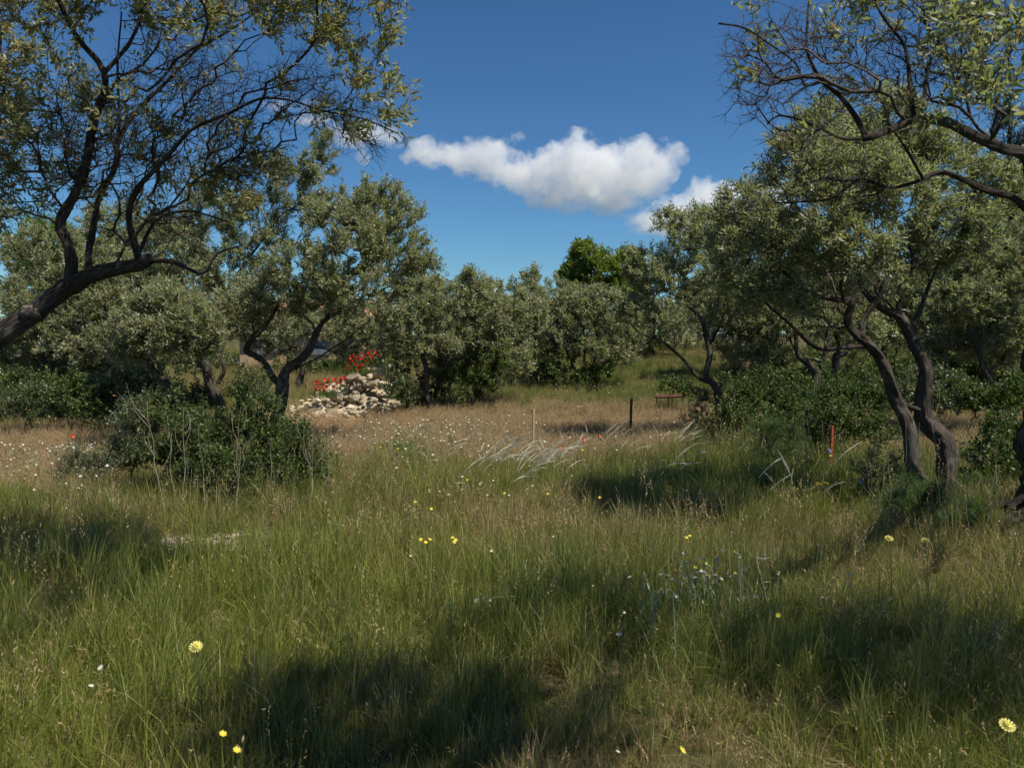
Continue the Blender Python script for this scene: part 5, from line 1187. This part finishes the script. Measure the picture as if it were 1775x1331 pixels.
# tall thin green weeds around the poppies
def weed(label, px, py, d, n, w_, h_, seed, m='fennel'):
    r = np.random.default_rng(seed); c = P(px, py, d); V, F, rn = [], [], []
    st = c + np.stack([r.normal(size=n)*w_, r.normal(size=n)*.2, np.zeros(n)], -1)
    dv = norm(np.stack([r.normal(size=n)*.25, r.normal(size=n)*.25, np.ones(n)], -1))
    V, F, rn = leaf_quads(st, dv, r.uniform(.5, 1, n)*h_, np.full(n, .008), r)
    b = c.copy(); o = link('grass_tuft', mesh_np('tuft', rebase(V, b), F, M[m], {'rnd': rn*.5, 'tone': np.repeat(r.random(n), 4)})); o.location = b
    tag(o, label, 'grass tuft')
weed('green weeds holding the lower poppy bunch on the stone heap', 565, 690, 18.95, 300, .20, .26, 1)
weed('green weeds holding the upper poppy bunch behind the stone heap', 620, 650, 19.15, 340, .26, .30, 2)
# everlasting
def everlasting(label, px, d, hs, seed, w_=.22):
    r = np.random.default_rng(seed); b = G(px, d); root = thing('everlasting_plant', label, 'everlasting', b); A, B = [], []
    fl = disc_mesh('flower_head', .010, 8, M['pale_yellow'], M['yellow'], .8, 1.0); fo = disc_mesh('flower_head', .010, 8, M['orange_dot'], M['orange_dot'], .8, 1.0); fw = disc_mesh('flower_head', .009, 8, M['white'], M['pale_yellow'], .9, 1.0)
    LPs, LDs = [], []
    for k in range(hs):
        a = np.array((r.normal()*w_*.5, r.normal()*.08, -.02)); h = r.uniform(.28, .44); m_ = a + np.array((r.normal()*.04, r.normal()*.03, h)); e = m_ + np.array((r.normal()*.035 + .015, r.normal()*.02, r.uniform(-.01, .03)))
        A += [a, m_]; B += [m_, e]
        t = r.random((18, 1)); LPs.append(a + (m_ - a)*t); LDs.append(norm(r.normal(size=(18, 3)) + (0, 0, 1.6)))
        o = link('flower_head', (fl, fo, fw, fl)[k % 4] if k % 5 else fw, root); o.location = e; o.rotation_euler = (r.normal()*.7, r.normal()*.7, 0)
    A, B = np.array(A), np.array(B); V, F = prisms(A, B, np.full(len(A), .0028), np.full(len(A), .0022)); 
    sm = mesh_np('stem_mesh', V, F, M['silver'], {'rnd': np.zeros(len(V)), 'tone': np.full(len(V), .7)}); link('stems', sm, root, 'stuff')
    LP, LD = np.vstack(LPs), np.vstack(LDs); V, F, rn = leaf_quads(LP, LD, r.uniform(.03, .06, len(LP)), np.full(len(LP), .005), r)
    link('foliage', mesh_np('leaf_mesh', V, F, M['silver'], {'rnd': rn*.5, 'tone': np.repeat(r.random(len(LP)), 4)}), root, 'stuff')
everlasting('silvery everlasting plant with cream and orange button flowers at the edge of near shade', 1225, 4.75, 20, 1); everlasting('single silvery everlasting stem with one white bud beside the plant', 1345, 4.75, 2, 2, .04)
everlasting('smaller grey everlasting plant with few buds nearer to us', 1128, 4.3, 6, 3, .1)
# straws near
for i, (px, d, tx, ty) in enumerate([(1390, 4.3, 1455, 1122), (1655, 4.0, 1675, 1148), (1480, 3.9, 1400, 1260)]):
    dry_stalk(('slanting straw in the near shaded grass', 'tall curved straw in the dark grass above the bright yellow flower', 'short straw low in the near grass')[i], px, d, tx, ty, 360 + i, forks=0, r0=.003)

# ------------------------------------------------------------------ stakes, table, house
def box(name, c, s, m, parent, bev=.0015, rot=(0, 0, 0)):
    bm = bmesh.new(); bmesh.ops.create_cube(bm, size=1)
    for v in bm.verts: v.co = Vector((v.co.x*s[0], v.co.y*s[1], v.co.z*s[2]))
    if bev: bmesh.ops.bevel(bm, geom=bm.edges[:], offset=bev, segments=1, affect='EDGES')
    me = bpy.data.meshes.new(name); bm.to_mesh(me); bm.free(); me.materials.append(m); o = link(name, me, parent); o.location = c; o.rotation_euler = rot; return o
def stake(label, px, py, d, wdt, m, mt, lean=0.0, th=.12):
    p = P(px, py, d); g0 = float(height(p[0], p[1])); b = (p[0], p[1], g0); H = p[2] - g0
    root = thing('stake', label, 'stake', b); root.rotation_euler = (0, lean, .5)
    box('post', (0, 0, (H - th)/2 - .05), (wdt, wdt*.7, H - th + .1), m, root)
    box('stake_tip', (0, 0, H - th/2 + .0005), (wdt*1.06, wdt*.76, th), mt, root)
stake('bare wooden stake with pale cut top in the dry grass', 924, 709, 13.8, .034, M['stake'], M['stake'], .02)
stake('wooden stake with orange painted tip near the rusty table', 1093, 691, 15.2, .040, M['brown_wood'], M['orange'], .03)
stake('fully orange stake in dark grass under the shrubs', 1441, 738, 10.3, .034, M['orange'], M['orange'], .02, .2)
stake('short orange stake tip glimpsed behind the double trunk', 1529, 652, 15.5, .05, M['brown_wood'], M['orange'], 0, .10)
def rusty_table():
    c = P(1162, 687, 20); g0 = float(height(c[0], c[1])); root = thing('rusty_table', 'low rusty sheet metal table with thin legs at the edge of the dry grass', 'metal table', (c[0], c[1], g0)); H = c[2] - g0
    bm = bmesh.new(); bmesh.ops.create_cone(bm, cap_ends=True, segments=28, radius1=.37, radius2=.39, depth=.03)
    for v in bm.verts: v.co.y *= .7
    me = bpy.data.meshes.new('table_top'); bm.to_mesh(me); bm.free(); me.materials.append(M['rust']); o = link('table_top', me, root); o.location = (0, 0, H); o.rotation_euler = (.03, -.045, 0)
    for x, y in ((-.33, -.05), (0, -.22), (.3, .05), (0, .22)): box('leg', (x, y, H/2 - .03), (.02, .02, H), M['rust'], root, 0)
    box('spindle', (-.01, 0, H + .05), (.012, .012, .12), M['rust'], root, 0)
rusty_table()
def house():
    y0 = 37.0; xa, xb = P(415, 600, y0)[0], P(640, 600, y0)[0]; g0 = float(height(-8, y0)); W_ = xb - xa; H = 2.05
    root = thing('house', 'low ochre house with blue-grey shutters hidden behind the olive trees', 'house', ((xa + xb)/2, y0 + 2.5, g0))
    box('wall', (0, 0, H/2 - .2), (W_, 5, H + .4), M['render_wall'], root, .02)
    for k, px in enumerate((462, 552)):
        x = P(px, 600, y0)[0] - (xa + xb)/2; wn = box('window', (x, -2.503, 1.15), (.9, .06, 1.2), M['render_wall'], root, 0)
        for s_ in (-1, 1):
            sh = box('shutter', (s_*.21, -.045, 0), (.40, .04, 1.1), M['shutter'], wn, .005)
    for s_ in (-1, 1):
        rf_ = box('roof', (0, s_*1.42, H + .48), (W_ + .5, 3.1, .1), M['roof'], root, 0, (s_*-.32, 0, 0))
house()

# ------------------------------------------------------------------ clouds
def cloud_mat():
    m, n, out = new_mat('cloud_vapour'); L = n.links
    tcn = n.nodes.new('ShaderNodeTexCoord')
    no = n.nodes.new('ShaderNodeTexNoise'); no.inputs['Scale'].default_value = .013; no.inputs['Detail'].default_value = 8; no.inputs['Roughness'].default_value = .66
    L.new(tcn.outputs['Object'], no.inputs['Vector'])
    vi_ = n.nodes.new('ShaderNodeVolumeInfo')
    m1 = n.nodes.new('ShaderNodeMath'); m1.operation = 'MULTIPLY_ADD'; m1.inputs[1].default_value = -5.5; m1.inputs[2].default_value = 2.75; L.new(no.outputs['Fac'], m1.inputs[0])
    m2 = n.nodes.new('ShaderNodeMath'); m2.operation = 'SUBTRACT'; L.new(vi_.outputs['Density'], m2.inputs[0]); L.new(m1.outputs[0], m2.inputs[1])
    m3 = n.nodes.new('ShaderNodeMapRange'); m3.inputs['From Min'].default_value = .22; m3.inputs['From Max'].default_value = .62; m3.inputs['To Max'].default_value = .0095; L.new(m2.outputs[0], m3.inputs['Value'])
    gt = n.nodes.new('ShaderNodeMath'); gt.operation = 'GREATER_THAN'; gt.inputs[1].default_value = .02; L.new(vi_.outputs['Density'], gt.inputs[0])
    m4 = n.nodes.new('ShaderNodeMath'); m4.operation = 'MULTIPLY'; L.new(m3.outputs[0], m4.inputs[0]); L.new(gt.outputs[0], m4.inputs[1])
    pv = n.nodes.new('ShaderNodeVolumeScatter'); pv.inputs['Color'].default_value = (1, 1, 1, 1); pv.inputs['Anisotropy'].default_value = 0.0
    L.new(m4.outputs[0], pv.inputs['Density']); L.new(pv.outputs[0], out.inputs['Volume'])
    m.cycles.volume_sampling = 'MULTIPLE_IMPORTANCE'
    return m
M['cloud'] = cloud_mat()
cy.volume_bounces = 12; cy.max_bounces = 14; cy.volume_step_rate = 1.5; cy.volume_max_steps = 256
def cloud(label, blobs, d, seed, amp=12, thin=1.0):
    r = np.random.default_rng(seed); c0 = P(blobs[0][0], blobs[0][1], d); bm = bmesh.new(); k = d/F_PX
    for px, py, rx, ry in blobs:
        for q in range(1 + int(rx/12)):
            a = r.uniform(0, 6.28); rr = math.sqrt(r.random())*(.85 if q else 0)
            c = P(px + rx*rr*math.cos(a), py + ry*rr*math.sin(a)*.7 - (ry*.15 if q else 0), d + r.uniform(-50, 50)) - c0; s = (1.28 if not q else r.uniform(.35, .65))
            mat_ = Matrix.Translation(c) @ Matrix.Diagonal((rx*k*s, (rx + ry)/2*k*s, ry*k*s*(1 if not q else 1.2), 1)); bmesh.ops.create_icosphere(bm, subdivisions=3, radius=1, matrix=mat_)
    me = bpy.data.meshes.new('cloud'); bm.to_mesh(me); bm.free(); me.materials.append(M['cloud'])
    o = link('cloud', me); o.location = c0; tag(o, label, 'cloud')
    rm = o.modifiers.new('merge', 'REMESH'); rm.mode = 'VOXEL'; rm.voxel_size = 6.0*thin; rm.use_smooth_shade = True
    for nm, sc, st in (('big', 80, amp), ('mid', 30, amp*.6)):
        tx = bpy.data.textures.new('puffs_' + nm, 'CLOUDS'); tx.noise_scale = sc; tx.noise_depth = 1
        dm = o.modifiers.new(nm, 'DISPLACE'); dm.texture = tx; dm.strength = st*2; dm.mid_level = .5; dm.texture_coords = 'LOCAL'
    ng = bpy.data.node_groups.get('vapour')
    if ng is None:
        ng = bpy.data.node_groups.new('vapour', 'GeometryNodeTree'); ng.interface.new_socket('Geometry', in_out='INPUT', socket_type='NodeSocketGeometry'); ng.interface.new_socket('Geometry', in_out='OUTPUT', socket_type='NodeSocketGeometry')
        gi = ng.nodes.new('NodeGroupInput'); go = ng.nodes.new('NodeGroupOutput'); mv = ng.nodes.new('GeometryNodeMeshToVolume'); mv.resolution_mode = 'VOXEL_SIZE'
        mv.inputs['Voxel Size'].default_value = 5; mv.inputs['Interior Band Width'].default_value = 55; mv.inputs['Density'].default_value = 1
        sm = ng.nodes.new('GeometryNodeSetMaterial'); sm.inputs['Material'].default_value = M['cloud']
        ng.links.new(gi.outputs[0], mv.inputs[0]); ng.links.new(mv.outputs[0], sm.inputs[0]); ng.links.new(sm.outputs[0], go.inputs[0])
    md = o.modifiers.new('vapour', 'NODES'); md.node_group = ng
cloud('large white cumulus cloud with ragged upper edge in the middle of the sky',
      [(930, 300, 60, 34), (765, 262, 52, 22), (720, 262, 26, 12), (830, 275, 55, 30), (880, 295, 45, 26), (1000, 285, 52, 48), (1065, 300, 58, 38), (1115, 284, 48, 40), (1155, 275, 32, 30), (985, 342, 64, 24), (1060, 345, 54, 24), (1110, 325, 38, 28), (960, 318, 50, 24), (885, 240, 20, 10), (740, 275, 40, 14), (880, 318, 30, 14), (935, 345, 25, 12), (1170, 262, 14, 14), (1150, 300, 24, 16)], 3000, 1)
cloud('smaller cloud sinking behind the olive crown, under the large one', [(1215, 345, 34, 34), (1180, 362, 40, 26), (1245, 355, 40, 32), (1135, 384, 48, 20), (1200, 385, 70, 26), (1290, 365, 40, 30), (1330, 350, 40, 30)], 3100, 2)
cloud('small faint cloud near the tips of the near olive twigs', [(635, 234, 48, 20), (605, 222, 32, 18), (665, 244, 28, 13), (630, 276, 13, 10)], 3000, 3, 18, .8)
cloud('faint wisp of cloud seen through the near twigs', [(545, 207, 26, 12), (500, 182, 34, 10)], 3000, 4, 14, .8)
